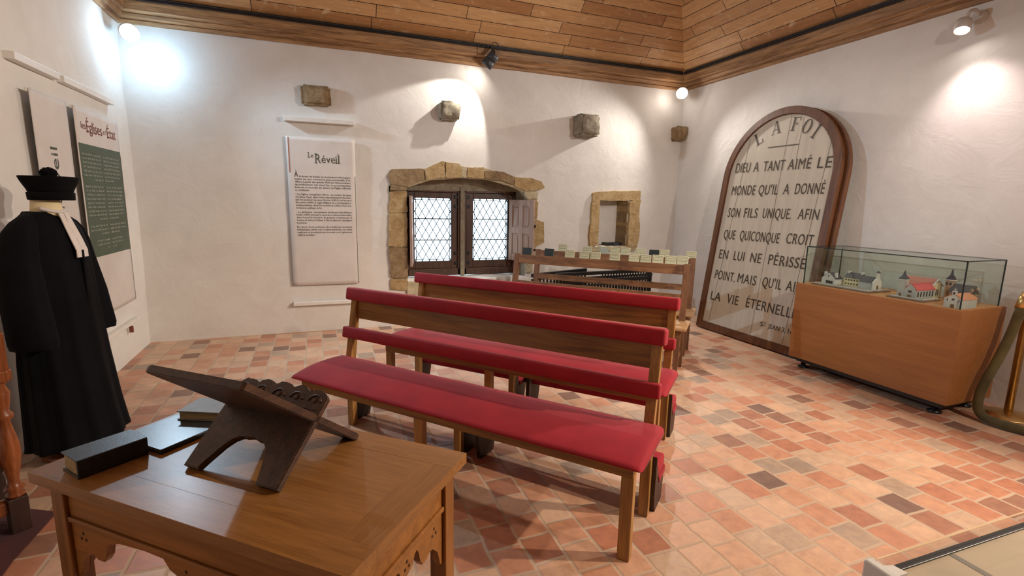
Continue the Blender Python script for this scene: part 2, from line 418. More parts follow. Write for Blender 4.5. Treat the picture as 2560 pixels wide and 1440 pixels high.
def jag(poly, step=.03, amp=.008, seed=0):
    out = []; n = len(poly)
    for i in range(n):
        a, b = Vector(poly[i]), Vector(poly[(i+1) % n]); L = (b-a).length; k = max(1, int(L/step))
        for j in range(k):
            p = a.lerp(b, j/k)
            q = Vector((p.x*17+seed, p.y*17, seed*1.7))
            out.append((p.x+amp*noise.noise(q), p.y+amp*noise.noise(q+Vector((9, 5, 3)))))
    return out

# ------------------------------------------------------------------ the room
XL, XR, YB, YF, ZC = -1.67, 4.93, 6.05, -1.6, 3.16
def wall_grid(name, length, height, holes, amp, seed, M4, mat='plaster'):
    """wall in local (s, h); bulge along local +z. holes = (s0,s1,h0,h1)"""
    st = .055
    ss = sorted(set([round(i*st, 4) for i in range(int(length/st)+1)]+[length]+[round(v, 4) for h in holes for v in h[:2]]))
    hs = sorted(set([round(i*st, 4) for i in range(int(height/st)+1)]+[height]+[round(v, 4) for h in holes for v in h[2:]]))
    bm = nb(); V = {}
    def vert(i, j):
        if (i, j) not in V:
            s, h = ss[i], hs[j]
            q = Vector((s*.9+seed, h*.9, seed)); d = amp*noise.noise(q)+amp*.45*noise.noise(q*3.1)
            V[i, j] = bm.verts.new(M4 @ Vector((s, h, d)))
        return V[i, j]
    for i in range(len(ss)-1):
        for j in range(len(hs)-1):
            cs, ch = (ss[i]+ss[i+1])/2, (hs[j]+hs[j+1])/2
            if any(a < cs < b and c < ch < d for a, b, c, d in holes): continue
            bm.faces.new((vert(i, j), vert(i+1, j), vert(i+1, j+1), vert(i, j+1)))
    o = build(name, bm, mat, None, smooth=True, recalc=False)
    md = o.modifiers.new('thick', 'SOLIDIFY'); md.thickness = .42; md.offset = -1
    return struct(o)
def frame4(x, y, z, o):
    m = Matrix((Vector(x), Vector(y), Vector(z))).transposed().to_4x4(); m.translation = Vector(o); return m
BACKM = frame4((1, 0, 0), (0, 0, 1), (0, -1, 0), (XL-.4, YB, -.1))
WX0, WX1, WZ0, WZ1 = 1.0, 2.55, .555, 1.80
NX0, NX1, NZ0, NZ1 = 3.62, 4.11, .935, 1.565
off = XL-.4
wall_grid('wall_back', XR-XL+.8, ZC+.3, [(WX0-off, WX1-off, WZ0+.1, WZ1+.1), (NX0-off, NX1-off, NZ0+.1, NZ1+.1)], .016, 3.3, BACKM)
wall_grid('wall_left', YB-YF+.4, ZC+.3, [], .014, 8.1, frame4((0, 1, 0), (0, 0, 1), (1, 0, 0), (XL, YF-.2, -.1)))
wall_grid('wall_right', YB-YF+.4, ZC+.3, [], .010, 5.7, frame4((0, -1, 0), (0, 0, 1), (-1, 0, 0), (XR, YB+.2, -.1)))
wall_grid('wall_front', XR-XL+.8, ZC+.3, [], .014, 1.7, frame4((-1, 0, 0), (0, 0, 1), (0, 1, 0), (XR+.4, YF, -.1)), 'black_leather')  # unseen wall, coloured near black so front faces get little bounce light
bm = nb(); box(bm, XL-.3, XR+.3, YF-.3, YB+.3, -.2, 0); struct(build('floor', bm, 'floor'))

# cornice (moulded wood) and the boarded pavilion ceiling above it
prof = [(0, ZC-.05), (.03, ZC-.045), (.038, ZC-.02), (.03, ZC-.01), (.05, ZC+.0), (.062, ZC+.03), (.055, ZC+.04), (.085, ZC+.06), (.095, ZC+.13), (.10, ZC+.18), (0, ZC+.20)]
def cornice(name, m, L):
    bm = nb(); t = bmesh.new()
    A = [t.verts.new((d, d, z)) for d, z in prof]; B = [t.verts.new((L-d, d, z)) for d, z in prof]
    n = len(prof)
    for i in range(n): t.faces.new((A[i], A[(i+1) % n], B[(i+1) % n], B[i]))
    t.faces.new(A); t.faces.new(B[::-1])
    merge(bm, t)
    o = build(name, bm, 'cornice'); o.matrix_world = m; struct(o)
W_, D_ = XR-XL, YB-YF
cornice('trim_1', frame4((1, 0, 0), (0, -1, 0), (0, 0, 1), (XL, YB, 0)), W_)
cornice('trim_2', frame4((0, -1, 0), (-1, 0, 0), (0, 0, 1), (XR, YB, 0)), D_)
cornice('trim_3', frame4((0, 1, 0), (1, 0, 0), (0, 0, 1), (XL, YF, 0)), D_)
cornice('trim_4', frame4((-1, 0, 0), (0, 1, 0), (0, 0, 1), (XR, YF, 0)), W_)
TT = 1.06; SL = math.sqrt(1+TT*TT); c_, s_ = 1/SL, TT/SL
def slope(name, corner, xdir, inward, L, ridge):
    y = Vector(inward)*c_+Vector((0, 0, s_)); x = Vector(xdir); z = x.cross(y)
    bm = nb(); H = W_/2-.095
    pts = [(.0, 0), (L, 0), (L-H, H*SL), (H, H*SL)] if ridge else [(0, 0), (L, 0), (L/2, L/2*SL)]
    prism(bm, pts, -.06, 0)
    o = build(name, bm, 'ceiling'); m = frame4(x, y, z, corner); o.matrix_world = m; struct(o)
e = .095; zc = ZC+.17
slope('ceiling', (XL+e, YB-e, zc), (1, 0, 0), (0, -1, 0), W_-2*e, False)
slope('ceiling', (XR-e, YB-e, zc), (0, -1, 0), (-1, 0, 0), D_-2*e, True)
slope('ceiling', (XL+e, YF+e, zc), (0, 1, 0), (1, 0, 0), D_-2*e, True)
slope('ceiling', (XR-e, YF+e, zc), (-1, 0, 0), (0, 1, 0), W_-2*e, False)

# lighting track along the top of the cornice
def track(a, b, label):
    t = thing('lighting_track', label, 'lighting track', a)
    a, b = Vector(a), Vector(b); d = b-a
    r = nb(); bar(r, (0, 0, 0), d, .036, .034, .003, (0, 0, 1)); build('rail', r, 'black_metal', t)
    n_ = d.normalized(); side = Vector((0, 0, 1)).cross(n_)
    if side.dot(Vector((1.6, 2.2, 0))-a) < 0: side = -side
    r = nb(); bar(r, side*.019+Vector((0, 0, .004)), d+side*.019+Vector((0, 0, .004)), .006, .006, 0, (0, 0, 1)); build('contact_strip', r, 'spot_grey', t)
track((XL+.13, YB-.118, ZC+.155), (XR-.14, YB-.118, ZC+.155), 'black lighting track running along the cornice above the window')
track((XR-.118, YB-.14, ZC+.155), (XR-.118, YF+.3, ZC+.155), 'black lighting track running along the cornice above the arched board')

# ------------------------------------------------------------------ window with stone surround
win = struct(bpy.data.objects.new('window_1', None)); COL.objects.link(win); win.location = (0, 0, 0)
FY = 6.30
def wbox(name, mat, boxes, parent=win, bev=.006):
    bm = nb()
    for b in boxes: box(bm, *b, bev)
    return build(name, bm, mat, parent)
for sx, x0, x1 in (('l', 1.03, 1.722), ('r', 1.78, 2.485)):
    gx0, gx1 = (1.14, 1.612) if sx == 'l' else (1.905, 2.385)
    wbox('frame', 'win_wood', [(x0, x0+.03, FY-.02, FY+.07, .565, 1.66), (x1-.03, x1, FY-.02, FY+.07, .565, 1.66), (x0, x1, FY-.02, FY+.07, 1.625, 1.66), (x0, x1, FY-.02, FY+.07, .565, .655)])
    wbox('sash', 'win_wood', [(x0+.03, gx0, FY, FY+.06, .655, 1.625), (gx1, x1-.03, FY, FY+.06, .655, 1.625), (gx0, gx1, FY, FY+.06, 1.55, 1.625), (gx0, gx1, FY, FY+.06, .655, .752)])
    bm = nb(); box(bm, gx0, gx1, FY+.03, FY+.034, .752, 1.55); build('pane', bm, 'pane', win)
    bm = nb(); z0, z1 = .752, 1.55; dw, dh = .092, .155
    def seg(p, q):
        (xa, za), (xb, zb) = p, q
        # clip to pane
        t0, t1 = 0.0, 1.0; dx, dz = xb-xa, zb-za
        for pp, qq in ((-dx, xa-gx0), (dx, gx1-xa), (-dz, za-z0), (dz, z1-za)):
            if abs(pp) < 1e-9:
                if qq < 0: return
                continue
            r = qq/pp
            if pp < 0: t0 = max(t0, r)
            else: t1 = min(t1, r)
        if t1-t0 < 1e-3: return
        a = (xa+dx*t0, FY+.026, za+dz*t0); b = (xa+dx*t1, FY+.026, za+dz*t1)
        bar(bm, a, b, .008, .008)
    k = -16
    while k < 16:
        xx = gx0+k*dw
        seg((xx, z0), (xx+dw*(z1-z0)/dh, z1)); seg((xx, z1), (xx+dw*(z1-z0)/dh, z0)); k += 1
    for zz in (1.02, 1.29): seg((gx0, zz), (gx1, zz)); seg((gx0, zz+.004), (gx1, zz+.004))
    for xx in (gx0+.02, gx1-.02): seg((xx, z0), (xx, z1))
    for zz in (z0+.02, z1-.02): seg((gx0, zz), (gx1, zz))
    build('lead_lattice', bm, 'lead', win)
    for zz in (.72, .85, 1.45, 1.57):
        bm = nb(); xx = x1-.05 if sx == 'l' else x0+.05
        box(bm, xx-.025, xx+.025, FY-.012, FY+.002, zz-.02, zz+.02, .004); build('hinge', bm, 'black_metal', win)
bm = nb(); box(bm, 1.722, 1.78, FY-.05, FY+.06, .56, 1.70, .008); build('mullion', bm, 'stone_grey', win)
bm = nb(); prism(bm, jag([(1.0, 1.64), (2.52, 1.655), (2.52, 1.70), (2.3, 1.79), (2.0, 1.845), (1.7, 1.86), (1.4, 1.84), (1.2, 1.79), (1.0, 1.71)], .05, .004, 2), FY-.03, FY+.08, axis='y'); build('lunette', bm, 'stone_grey', win)
bm = nb(); prism(bm, [(2.488, 6.29), (2.548, 6.055), (2.60, 6.055), (2.60, 6.40), (2.488, 6.40)], .555, 1.80); build('splayed_jamb', bm, 'stone_grey', win)
def shutter(name, hinge, outer, z0, z1):
    hx, hy = hinge; ox, oy = outer; wd = math.hypot(ox-hx, oy-hy); ang = math.atan2(oy-hy, ox-hx)
    r = bpy.data.objects.new(name, None); COL.objects.link(r); r.parent = win; r.location = (hx, hy, z0); r.rotation_euler = (0, 0, ang)
    H = z1-z0; st = .055
    bm = nb()
    cols = [(st, wd/2-.028), (wd/2+.028, wd-st)]; rows = [(.075, H/2-.04), (H/2+.04, H-.075)]
    xs = [0, cols[0][0], cols[0][1], cols[1][0], cols[1][1], wd]
    for a, b in ((0, st), (wd/2-.028, wd/2+.028), (wd-st, wd)): box(bm, a, b, -.014, .014, 0, H, .003)
    for (a, b) in cols:
        for c, d in ((0, .075), (H/2-.04, H/2+.04), (H-.075, H)): box(bm, a, b, -.014, .014, c, d, .003)
    build('shutter_frame', bm, 'shutter', r)
    for a, b in cols:
        for c, d in rows:
            bm = nb(); box(bm, a, b, -.004, .004, c, d); box(bm, a+.022, b-.022, -.011, .011, c+.022, d-.022, .007, 1); build('shutter_panel', bm, 'shutter', r)
    return r
shutter('shutter', (2.40, 6.262), (2.598, 5.90), .755, 1.552)
shutter('shutter', (1.105, 6.275), (1.03, 5.93), .735, 1.570)
wbox('latch', 'black_metal', [(2.606, 2.626, 5.89, 5.91, 1.20, 1.235), (2.606, 2.626, 5.89, 5.91, .90, .93)], win, .003)

def surround(name, polys, beds=()):
    r = struct(bpy.data.objects.new(name, None)); COL.objects.link(r)
    for k, bd in enumerate(beds):
        bm = nb(); prism(bm, jag(bd, .03, .012, 40+k), 6.031, 6.055, axis='y', bev=.003); build('mortar_bed', bm, 'stone_pale', r)
    for i, (poly, mat, dep) in enumerate(polys):
        bm = nb(); prism(bm, jag(poly, .018, .014, i*3.7), 6.018-.012*(i % 3)*.5, 6.05+dep, axis='y', bev=.005); build('stone', bm, mat, r)
surround('trim_5', [
 ([(.788, 1.783), (.833, 1.865), (1.207, 1.891), (1.216, 1.76), (1.104, 1.729), (1.0, 1.672), (.819, 1.693)], 'stone_tan', .22),
 ([(1.222, 1.875), (1.423, 1.988), (1.456, 1.984), (1.460, 1.795), (1.222, 1.755)], 'stone_gold', .22),
 ([(1.47, 1.974), (1.633, 1.964), (1.66, 1.927), (1.66, 1.803), (1.47, 1.795)], 'stone_gold', .22),
 ([(1.665, 1.93), (1.735, 1.925), (1.735, 1.80), (1.665, 1.80)], 'stone_pale', .22),
 ([(1.74, 1.924), (1.955, 1.934), (1.962, 1.803), (1.74, 1.803)], 'stone_gold', .22),
 ([(1.97, 1.895), (2.195, 1.892), (2.342, 1.839), (2.351, 1.74), (2.171, 1.787), (1.97, 1.80)], 'stone_tan', .22),
 ([(2.36, 1.83), (2.597, 1.825), (2.731, 1.793), (2.801, 1.711), (2.654, 1.672), (2.49, 1.665), (2.36, 1.725)], 'stone_gold', .2),
 ([(2.50, 1.66), (2.70, 1.65), (2.69, 1.563), (2.545, 1.568)], 'stone_pale', .2),
 ([(2.55, 1.56), (2.699, 1.53), (2.691, 1.32), (2.55, 1.30)], 'stone_gold', .2),
 ([(2.55, 1.29), (2.70, 1.30), (2.788, 1.265), (2.811, 1.0), (2.729, .96), (2.55, .97)], 'stone_gold', .2),
 ([(2.55, .96), (2.66, .95), (2.64, .60), (2.55, .60)], 'stone_pale', .2),
 ([(.818, 1.687), (1.002, 1.67), (1.002, 1.628), (.817, 1.623)], 'stone_tan', .22),
 ([(.817, 1.617), (1.002, 1.617), (1.002, 1.37), (.795, 1.372)], 'stone_gold', .22),
 ([(.795, 1.361), (1.002, 1.363), (1.0, .971), (.781, .974)], 'stone_gold', .22),
 ([(.786, .963), (1.0, .96), (1.0, .593), (.80, .60)], 'stone_tan', .22),
 ([(.799, .577), (1.0, .57), (.984, .432), (.796, .449)], 'stone_gold', .0),
 ([(.991, .542), (1.177, .535), (1.176, .395), (.988, .385)], 'stone_pale', .0)],
 beds=[[(.792, 1.60), (.83, 1.855), (1.2, 1.885), (1.45, 1.985), (1.70, 1.93), (1.97, 1.93), (2.35, 1.84), (2.70, 1.80), (2.78, 1.70), (2.56, 1.62), (2.36, 1.71), (2.0, 1.79), (1.7, 1.80), (1.3, 1.76), (1.0, 1.66)],
       [(.80, 1.68), (1.0, 1.67), (1.0, .44), (.80, .45)], [(2.552, 1.66), (2.69, 1.62), (2.70, 1.28), (2.70, .98), (2.65, .62), (2.552, .60)]])
surround('trim_6', [
 ([(3.51, 1.66), (3.591, 1.682), (4.283, 1.714), (4.291, 1.606), (4.18, 1.572), (3.62, 1.562), (3.517, 1.545)], 'stone_gold', .1),
 ([(3.505, 1.54), (3.625, 1.562), (3.626, .945), (3.489, .937)], 'stone_gold', .1),
 ([(4.106, 1.561), (4.291, 1.60), (4.27, 1.374), (4.298, 1.162), (4.277, .926), (4.11, .928)], 'stone_gold', .27),
 ([(3.501, .934), (4.277, .932), (4.243, .862), (3.516, .874)], 'stone_pale', .1)])
bm = nb(); box(bm, NX0-.03, NX1+.03, 6.33, 6.36, NZ0-.03, NZ1+.03, .002); n_ = struct(build('trim_7', bm, 'white_paint'))
bm = nb(); box(bm, NX1-.004, NX1+.03, 6.07, 6.33, NZ0, NZ1+.01); struct(build('trim_8', bm, 'stone_tan'))
# small black device in the niche
t = thing('amplifier', 'small flat black device lying in the wall niche', 'device', (3.94, 6.14, NZ0+.002))
bm = nb(); box(bm, -.14, .12, -.07, .07, .004, .044, .006); build('casing', bm, 'black_paint', t)
bm = nb(); box(bm, -.03, .05, -.074, -.069, .014, .034); build('front_panel', bm, 'spot_grey', t)
# white electric heater below the window
t = thing('heater', 'white flat heater panel on the wall below the window', 'heater', (1.93, 5.985, .10))
bm = nb(); box(bm, -.26, .20, -.02, .035, 0, .462, .012); build('casing', bm, 'white_paint', t)
bm = nb(); box(bm, .06, .13, -.024, -.019, .41, .42); build('outlet_grille', bm, 'spot_grey', t)

# corbel stones left in the wall
def corbel(cx, cy, cz, sx, sy, sz, seed, mat, label, cut=0):
    t = bmesh.new(); bmesh.ops.create_cube(t, size=1)
    bmesh.ops.bevel(t, geom=t.edges[:], offset=.09, segments=2, affect='EDGES')
    bmesh.ops.subdivide_edges(t, edges=t.edges[:], cuts=4, use_grid_fill=True)
    for v in t.verts:
        q = v.co*2.3+Vector((seed, seed*.7, 1)); am = .4 if sy < .15 else 1; k = 1+am*(.14*noise.noise(q)+.06*noise.noise(q*4))
        v.co = Vector((v.co.x*k*sx, v.co.y*k*sy, v.co.z*k*sz))
        if cut and v.co.z < 0: v.co.y += cut*(-v.co.z/sz)*(1 if v.co.y < 0 else 0); v.co.x *= 1+.25*v.co.z/sz
    bm = nb(); merge(bm, t)
    o = build('corbel_stone', bm, mat, None, smooth=True); o.location = (cx, cy, cz)
    tag(o, label, 'stone', 'corbel stones in the walls'); return o
corbel(.05, 6.04, 2.605, .30, .12, .205, 1.1, 'stone_tan', 'flat brown stone set in the plaster above the reading banner on the back wall')
corbel(1.51, 6.01, 2.555, .235, .22, .20, 2.7, 'stone_grey', 'pitted grey stone corbel in the bright pool of spotlight above the window', .06)
corbel(3.335, 5.955, 2.515, .285, .26, .265, 4.2, 'stone_grey', 'rounded grey stone corbel above and left of the wall niche')
corbel(4.845, 6.0, 2.52, .19, .19, .185, 6.4, 'stone_tan', 'small brown stone corbel in the right corner below the bright lamp', .08)

# ------------------------------------------------------------------ spot lamps
def aim(loc, target):
    return (Vector(target)-Vector(loc)).to_track_quat('Z', 'Y').to_euler()
# black track spot
L0 = (1.995, 5.80, 3.185)
t = thing('track_spotlight', 'dark grey spotlight clipped to the track above the window', 'spotlight', L0)
hd = bpy.data.objects.new('head', None); COL.objects.link(hd); hd.parent = t; hd.rotation_euler = aim(L0, (1.62, 6.02, 2.70))
bm = nb(); lathe(bm, [(.050, -.02), (.062, -.01), (.062, .055), (.058, .06)], 24); build('rear_housing', bm, 'spot_grey', hd)
bm = nb(); lathe(bm, [(.052, .062), (.066, .066), (.070, .145), (.066, .148), (.060, .12)], 24); build('front_housing', bm, 'spot_grey', hd)
bm = nb(); lathe(bm, [(.058, .118), (.058, .121)], 24); build('lens', bm, 'lamp_warm', hd)
bm = nb(); bar(bm, (.0, .0, .03), (.01, .115, .125), .03, .03, .004); build('bracket', bm, 'black_metal', t)
bm = nb(); tube(bm, smooth_path([(-.03, -.02, .02), (-.045, -.03, .09), (-.01, -.035, .135), (.04, -.03, .11), (.04, -.02, .04)]), .0045, 6); build('cable', bm, 'black_metal', t)
def corner_lamp(loc, target, label, face, r=.05):
    t = thing('wall_lamp', label, 'lamp', loc)
    hd = bpy.data.objects.new('head', None); COL.objects.link(hd); hd.parent = t; hd.rotation_euler = aim(loc, target)
    bm = nb(); lathe(bm, [(.02, -.10), (r+.006, -.085), (r+.01, 0), (r+.004, .002), (r, -.012)], 24); build('housing', bm, 'spot_white', hd)
    bm = nb(); lathe(bm, [(r, -.010), (r*.96, -.004)], 24); build('lamp_face', bm, face, hd)
    return t
t = corner_lamp((-1.50, 5.74, 2.955), (.2, 1.2, 1.4), 'cool white lamp glowing in the left corner under the cornice', 'lamp_cool', .07)
bm = nb(); bar(bm, (-.03, .05, .0), (-.1, .22, .12), .02, .02); build('bracket', bm, 'spot_white', t)
t = corner_lamp((4.70, 5.80, 3.02), (1.0, 2.2, 1.2), 'bright starry lamp in the right corner under the cornice', 'lamp_warm', .07)
bm = nb(); bar(bm, (.03, .04, .0), (.16, .16, .10), .02, .02); build('bracket', bm, 'spot_white', t)
t = corner_lamp((4.77, 2.63, 2.90), (4.62, 2.57, 2.55), 'white wall spot above the glass showcase, lens facing down', 'lamp_warm', .045)
bm = nb(); tube(bm, smooth_path([(.02, .0, .06), (.02, -.02, .13), (.08, -.03, .15), (.12, -.03, .12)]), .014, 8); build('arm', bm, 'spot_white', t)
bm = nb(); lathe(bm, [(.045, 0), (.05, .01), (.05, .03)], 20, Matrix.Translation((.16, -.03, .11)) @ Matrix.Rotation(-PI/2, 4, 'Y')); build('wall_plate', bm, 'spot_white', t)

# ------------------------------------------------------------------ banners and their battens
BR = (PI/2, 0, 0); LR = (PI/2, 0, PI/2)
def banner_cloth(wd, ht, seed):
    bm = nb(); nx, ny = 14, 40; V = []
    for j in range(ny+1):
        row = []
        for i in range(nx+1):
            x = wd*i/nx; y = -ht*j/ny
            row.append(bm.verts.new((x, y, .0007*noise.noise(Vector((x*4, y*3, seed)))+.0008*math.sin(x*40+seed)*max(0, -y/ht-.6))))
        V.append(row)
    for j in range(ny):
        for i in range(nx): bm.faces.new((V[j][i], V[j+1][i], V[j+1][i+1], V[j][i+1]))
    return bm
def banner(label, loc, rot, wd, ht, seed, group):
    t = thing('hanging_banner', label, 'banner', loc, 0, group, rot)
    o = build('cloth', banner_cloth(wd, ht, seed), 'banner', t, smooth=True)
    md = o.modifiers.new('t', 'SOLIDIFY'); md.thickness = .0025; md.offset = 1
    for nm, y in (('top_rod', -.012), ('bottom_rod', -ht+.012)):
        bm = nb(); bar(bm, (-.004, y, -.012), (wd+.004, y, -.012), .022, .016, .004); build(nm, bm, 'white_paint' if nm == 'top_rod' else 'orange_line', t)
    return t
def batten(label, loc, rot, wd, h, dep):
    bm = nb(); box(bm, 0, wd, -h, 0, -.02, dep, .003)
    o = build('wall_batten', bm, 'white_paint'); o.location = loc; o.rotation_euler = rot
    tag(o, label, 'batten', 'white battens above and below the banners'); return o
GB = 'printed banners on the walls'
# back wall banner
t = banner('white text banner on the back wall headed with the word Réveil', (-.272, 6.012, 2.169), BR, .704, 1.62, 1.0, GB)
Z = .0043
bm = nb(); rect(bm, .018, .024, -.38, -.01, Z); rect(bm, .028, .031, -.38, -.01, Z); build('edge_stripe', bm, 'orange_line', t)
bm = nb(); rect(bm, .694, .699, -1.615, -.40, Z); build('edge_line', bm, 'title_ink', t)
bm = nb()
text_bm(bm, 'L', .072, .215, -.212, Z, width=.024); text_bm(bm, 'e', .066, .242, -.212, Z, width=.026)
rect(bm, .209, .228, -.164, -.160, Z); rect(bm, .209, .228, -.214, -.210, Z)
xs = .287
for ch, sz, wd_ in (('R', .140, .056), ('é', .122, .042), ('v', .122, .042), ('e', .122, .042), ('i', .122, .012), ('l', .135, .011)):
    text_bm(bm, ch, sz, xs, -.265 if ch != 'R' else -.270, Z, width=wd_)
    if ch in 'Ril':
        yb_ = -.265 if ch != 'R' else -.270
        rect(bm, xs-.009, xs+.021, yb_-.002, yb_+.004, Z)
        if ch == 'R': rect(bm, xs-.009, xs+.02, yb_+.096, yb_+.102, Z)
        else: rect(bm, xs-.008, xs+.004, yb_+(.058 if ch == 'i' else .096), yb_+(.063 if ch == 'i' else .101), Z)
    xs += wd_+(.014 if ch in 'i' else .007)
build('title', bm, 'title_ink', t)
body = ["la faveur du Réveil, un mouvement théologique", "insiste sur une conversion plus personnelle. Il se", "diffuse à partir des années 1820 par l'intermédiaire", "de prédicateurs, tels Henri Pyt. Le protestantisme", "béarnais se morcelle. En dehors de l'Église officielle", "se constituent :", None,
 "• Les Églises évangéliques libres : au nombre de deux", "(Orthez, Pau), elles sont respectivement fondées", "par les pasteurs Jacques Reclus (1831) et Léonard", "Buscarlet (1849). Il s'agit d'Églises de « professants »,", "indépendantes, dont les membres adultes font une", "déclaration publique de foi.", None,
 "• Le darbysme : mouvement fondé par John-Nelson", "Darby (1800) prônant le sacerdoce universel immédiat,", "dans lequel la fonction de pasteur n'existe pas. Il", "trouve un écho à Orthez, à Pau et dans les campagnes", "béarnaises.", None,
 "En raison de la présence de nombreux touristes", "britanniques attirés par le climat pyrénéen, les cultes", "anglicans et presbytériens écossais sont également", "célébrés en Béarn."]
bm = nb(); text_bm(bm, 'À', .088, .066, -.425, Z, width=.038)
y = -.425
for k, ln in enumerate(body):
    if ln is None: y -= .016; continue
    last = k+1 == len(body) or body[k+1] is None
    x0 = .115 if k == 0 else .068
    text_bm(bm, ln, .0265, x0, y, Z, width=(None if last else .646-x0), sx=.92, res=1, bold=.0004)
    y -= .0295
build('body_text', bm, 'ink', t)
# left wall banners
t = banner('white banner with a green text block on the left wall, nearest the corner', (XL+.05, 4.69, 2.15), LR, .88, 1.60, 2.0, GB)
bm = nb(); rect(bm, .02, .868, -1.125, -.262, .0038); build('green_block', bm, 'green', t)
bm = nb()
text_bm(bm, 'les', .075, .10, -.15, Z, width=.085); text_bm(bm, 'Églises', .125, .20, -.165, Z, width=.30); text_bm(bm, 'et l’', .06, .52, -.15, Z, width=.075); text_bm(bm, 'État', .125, .61, -.165, Z, width=.19)
for xx in (.20, .615): rect(bm, xx-.008, xx+.02, -.169, -.161, Z)
for xx in (.27, .30, .36): rect(bm, xx-.008, xx+.014, -.169, -.162, Z)
build('title', bm, 'brown_ink', t)
rnd = random.Random(5); bm = nb(); y = -.345
pattern = [7, 9, 3, 3]
yy = -.345
for para, nl in enumerate(pattern):
    for ln in range(nl):
        for side in (0, 1):
            if side == 0: a, b = .055, .41
            else: a, b = .455, .815
            if para == 3: a, b = (.15, .41) if side == 0 else (.455, .72)
            if ln == nl-1: (a, b) = (a+.2, b) if side == 0 else (a, b-.15)
            x = a
            while x < b-.02:
                wd_ = min(rnd.uniform(.018, .075), b-x)
                # small letter-like strokes of an unreadable line
                xx = x
                while xx < x+wd_:
                    hgt = rnd.choice((.011, .011, .012, .017))
                    rect(bm, xx, min(xx+.0055, x+wd_), yy, yy+hgt, Z); xx += .0085
                rect(bm, x, x+wd_, yy, yy+.003, Z); rect(bm, x, x+wd_, yy+.0085, yy+.0115, Z)
                x += wd_+.012
        yy -= .0315
    yy -= .022
build('body_text', bm, 'pale_ink', t)
bm = nb(); rect(bm, .872, .877, -1.595, -.30, Z); build('edge_line', bm, 'brown_ink', t)
t = banner('plain white banner on the left wall half hidden by the black hat', (XL+.05, 4.085, 2.15), LR, .50, 1.60, 3.0, GB)
bm = nb(); rm = Matrix.Translation((.27, -.745, 0)) @ Matrix.Rotation(PI/2, 4, 'Z')
text_bm(bm, 'Réveil', .135, 0, 0, Z, width=.41, mat=rm)
build('title', bm, 'title_ink', t)
batten('white batten on the left wall above the plain banner', (XL+.012, 3.99, 2.335), LR, .57, .045, .035)
batten('white batten on the left wall above the green text banner', (XL+.012, 4.625, 2.335), LR, .95, .045, .035)
batten('white batten on the left wall below the green text banner', (XL+.012, 4.80, .37), LR, .84, .035, .035)
batten('white batten on the back wall above the headed text banner', (-.275, 6.04, 2.368), BR, .71, .045, .07)
batten('white batten on the back wall below the headed text banner', (-.282, 6.04, .357), BR, .71, .037, .06)
t = thing('wall_hook', 'small brown hook under the lower batten on the left wall', 'hook', (XL+.02, 5.42, .325))
bm = nb(); box(bm, 0, .03, -.012, .012, -.06, 0, .003); build('plate', bm, 'brown_ink', t)

# ------------------------------------------------------------------ arched scripture board
def arch_pts(hw, spring, n=28, x0=0, bottom=0):
    p = [(x0+hw, bottom), (x0+hw, spring)]
    p += [(x0+hw*math.cos(PI*k/n), spring+hw*math.sin(PI*k/n)) for k in range(1, n)]
    return p+[(x0-hw, spring), (x0-hw, bottom)]
def ring_prism(bm, outer, inner, d0, d1):
    t = bmesh.new(); n = len(outer); loops = []
    for poly, d in ((outer, d0), (outer, d1), (inner, d1), (inner, d0)):
        loops.append([t.verts.new((a, b, d)) for a, b in poly])
    for k in range(4):
        A, B = loops[k], loops[(k+1) % 4]
        for i in range(n): t.faces.new((A[i], A[(i+1) % n], B[(i+1) % n], B[i]))
    return merge(bm, t)
ux, uy = (0, -1, 0), (.12892, 0, .99165)
uz = Vector(ux).cross(Vector(uy))
FM = frame4(ux, uy, uz, (4.47, 4.165, .012))
def arch_board(name, label, zoff, xo, hw, spring, front):
    t = thing(name, label, 'board'); t.matrix_world = FM
    bm = nb(); prism(bm, arch_pts(hw-.03, spring-.0, 28, xo, .03), zoff-.02, zoff); build('panel', bm, 'foi_white', t)
    bm = nb(); ring_prism(bm, arch_pts(hw, spring, 28, xo), arch_pts(hw-.075, spring, 28, xo, .075), zoff-.03, zoff+.018)
    ring_prism(bm, arch_pts(hw-.062, spring, 28, xo, .062), arch_pts(hw-.085, spring, 28, xo, .085), zoff-.01, zoff+.01)
    build('frame', bm, 'foi_frame', t)
    return t
arch_board('arched_panel', 'arched wooden panel hidden behind the lettered board, only its brown edge showing', -.062, .045, .735, 1.85, False)
t = arch_board('scripture_board', 'tall arched white board with dark biblical verse lettering leaning on the right wall', 0, 0, .745, 1.85, True)
bm = nb()
for xa, ya, xb, yb in ((.055, 2.50, .085, .09), (.21, 2.46, .22, 2.0), (-.45, 2.30, -.56, .09), (.575, 2.2, .50, .09)):
    d = (xb-xa)
    vs = [bm.verts.new(p) for p in ((xa-.002, ya, .0012), (xa+.002, ya, .0012), (xb+.002, yb, .0012), (xb-.002, yb, .0012))]; bm.faces.new(vs)
build('plank_joint', bm, 'gap', t)  # thin darker lines drawn along the plank joints
ZT = .002
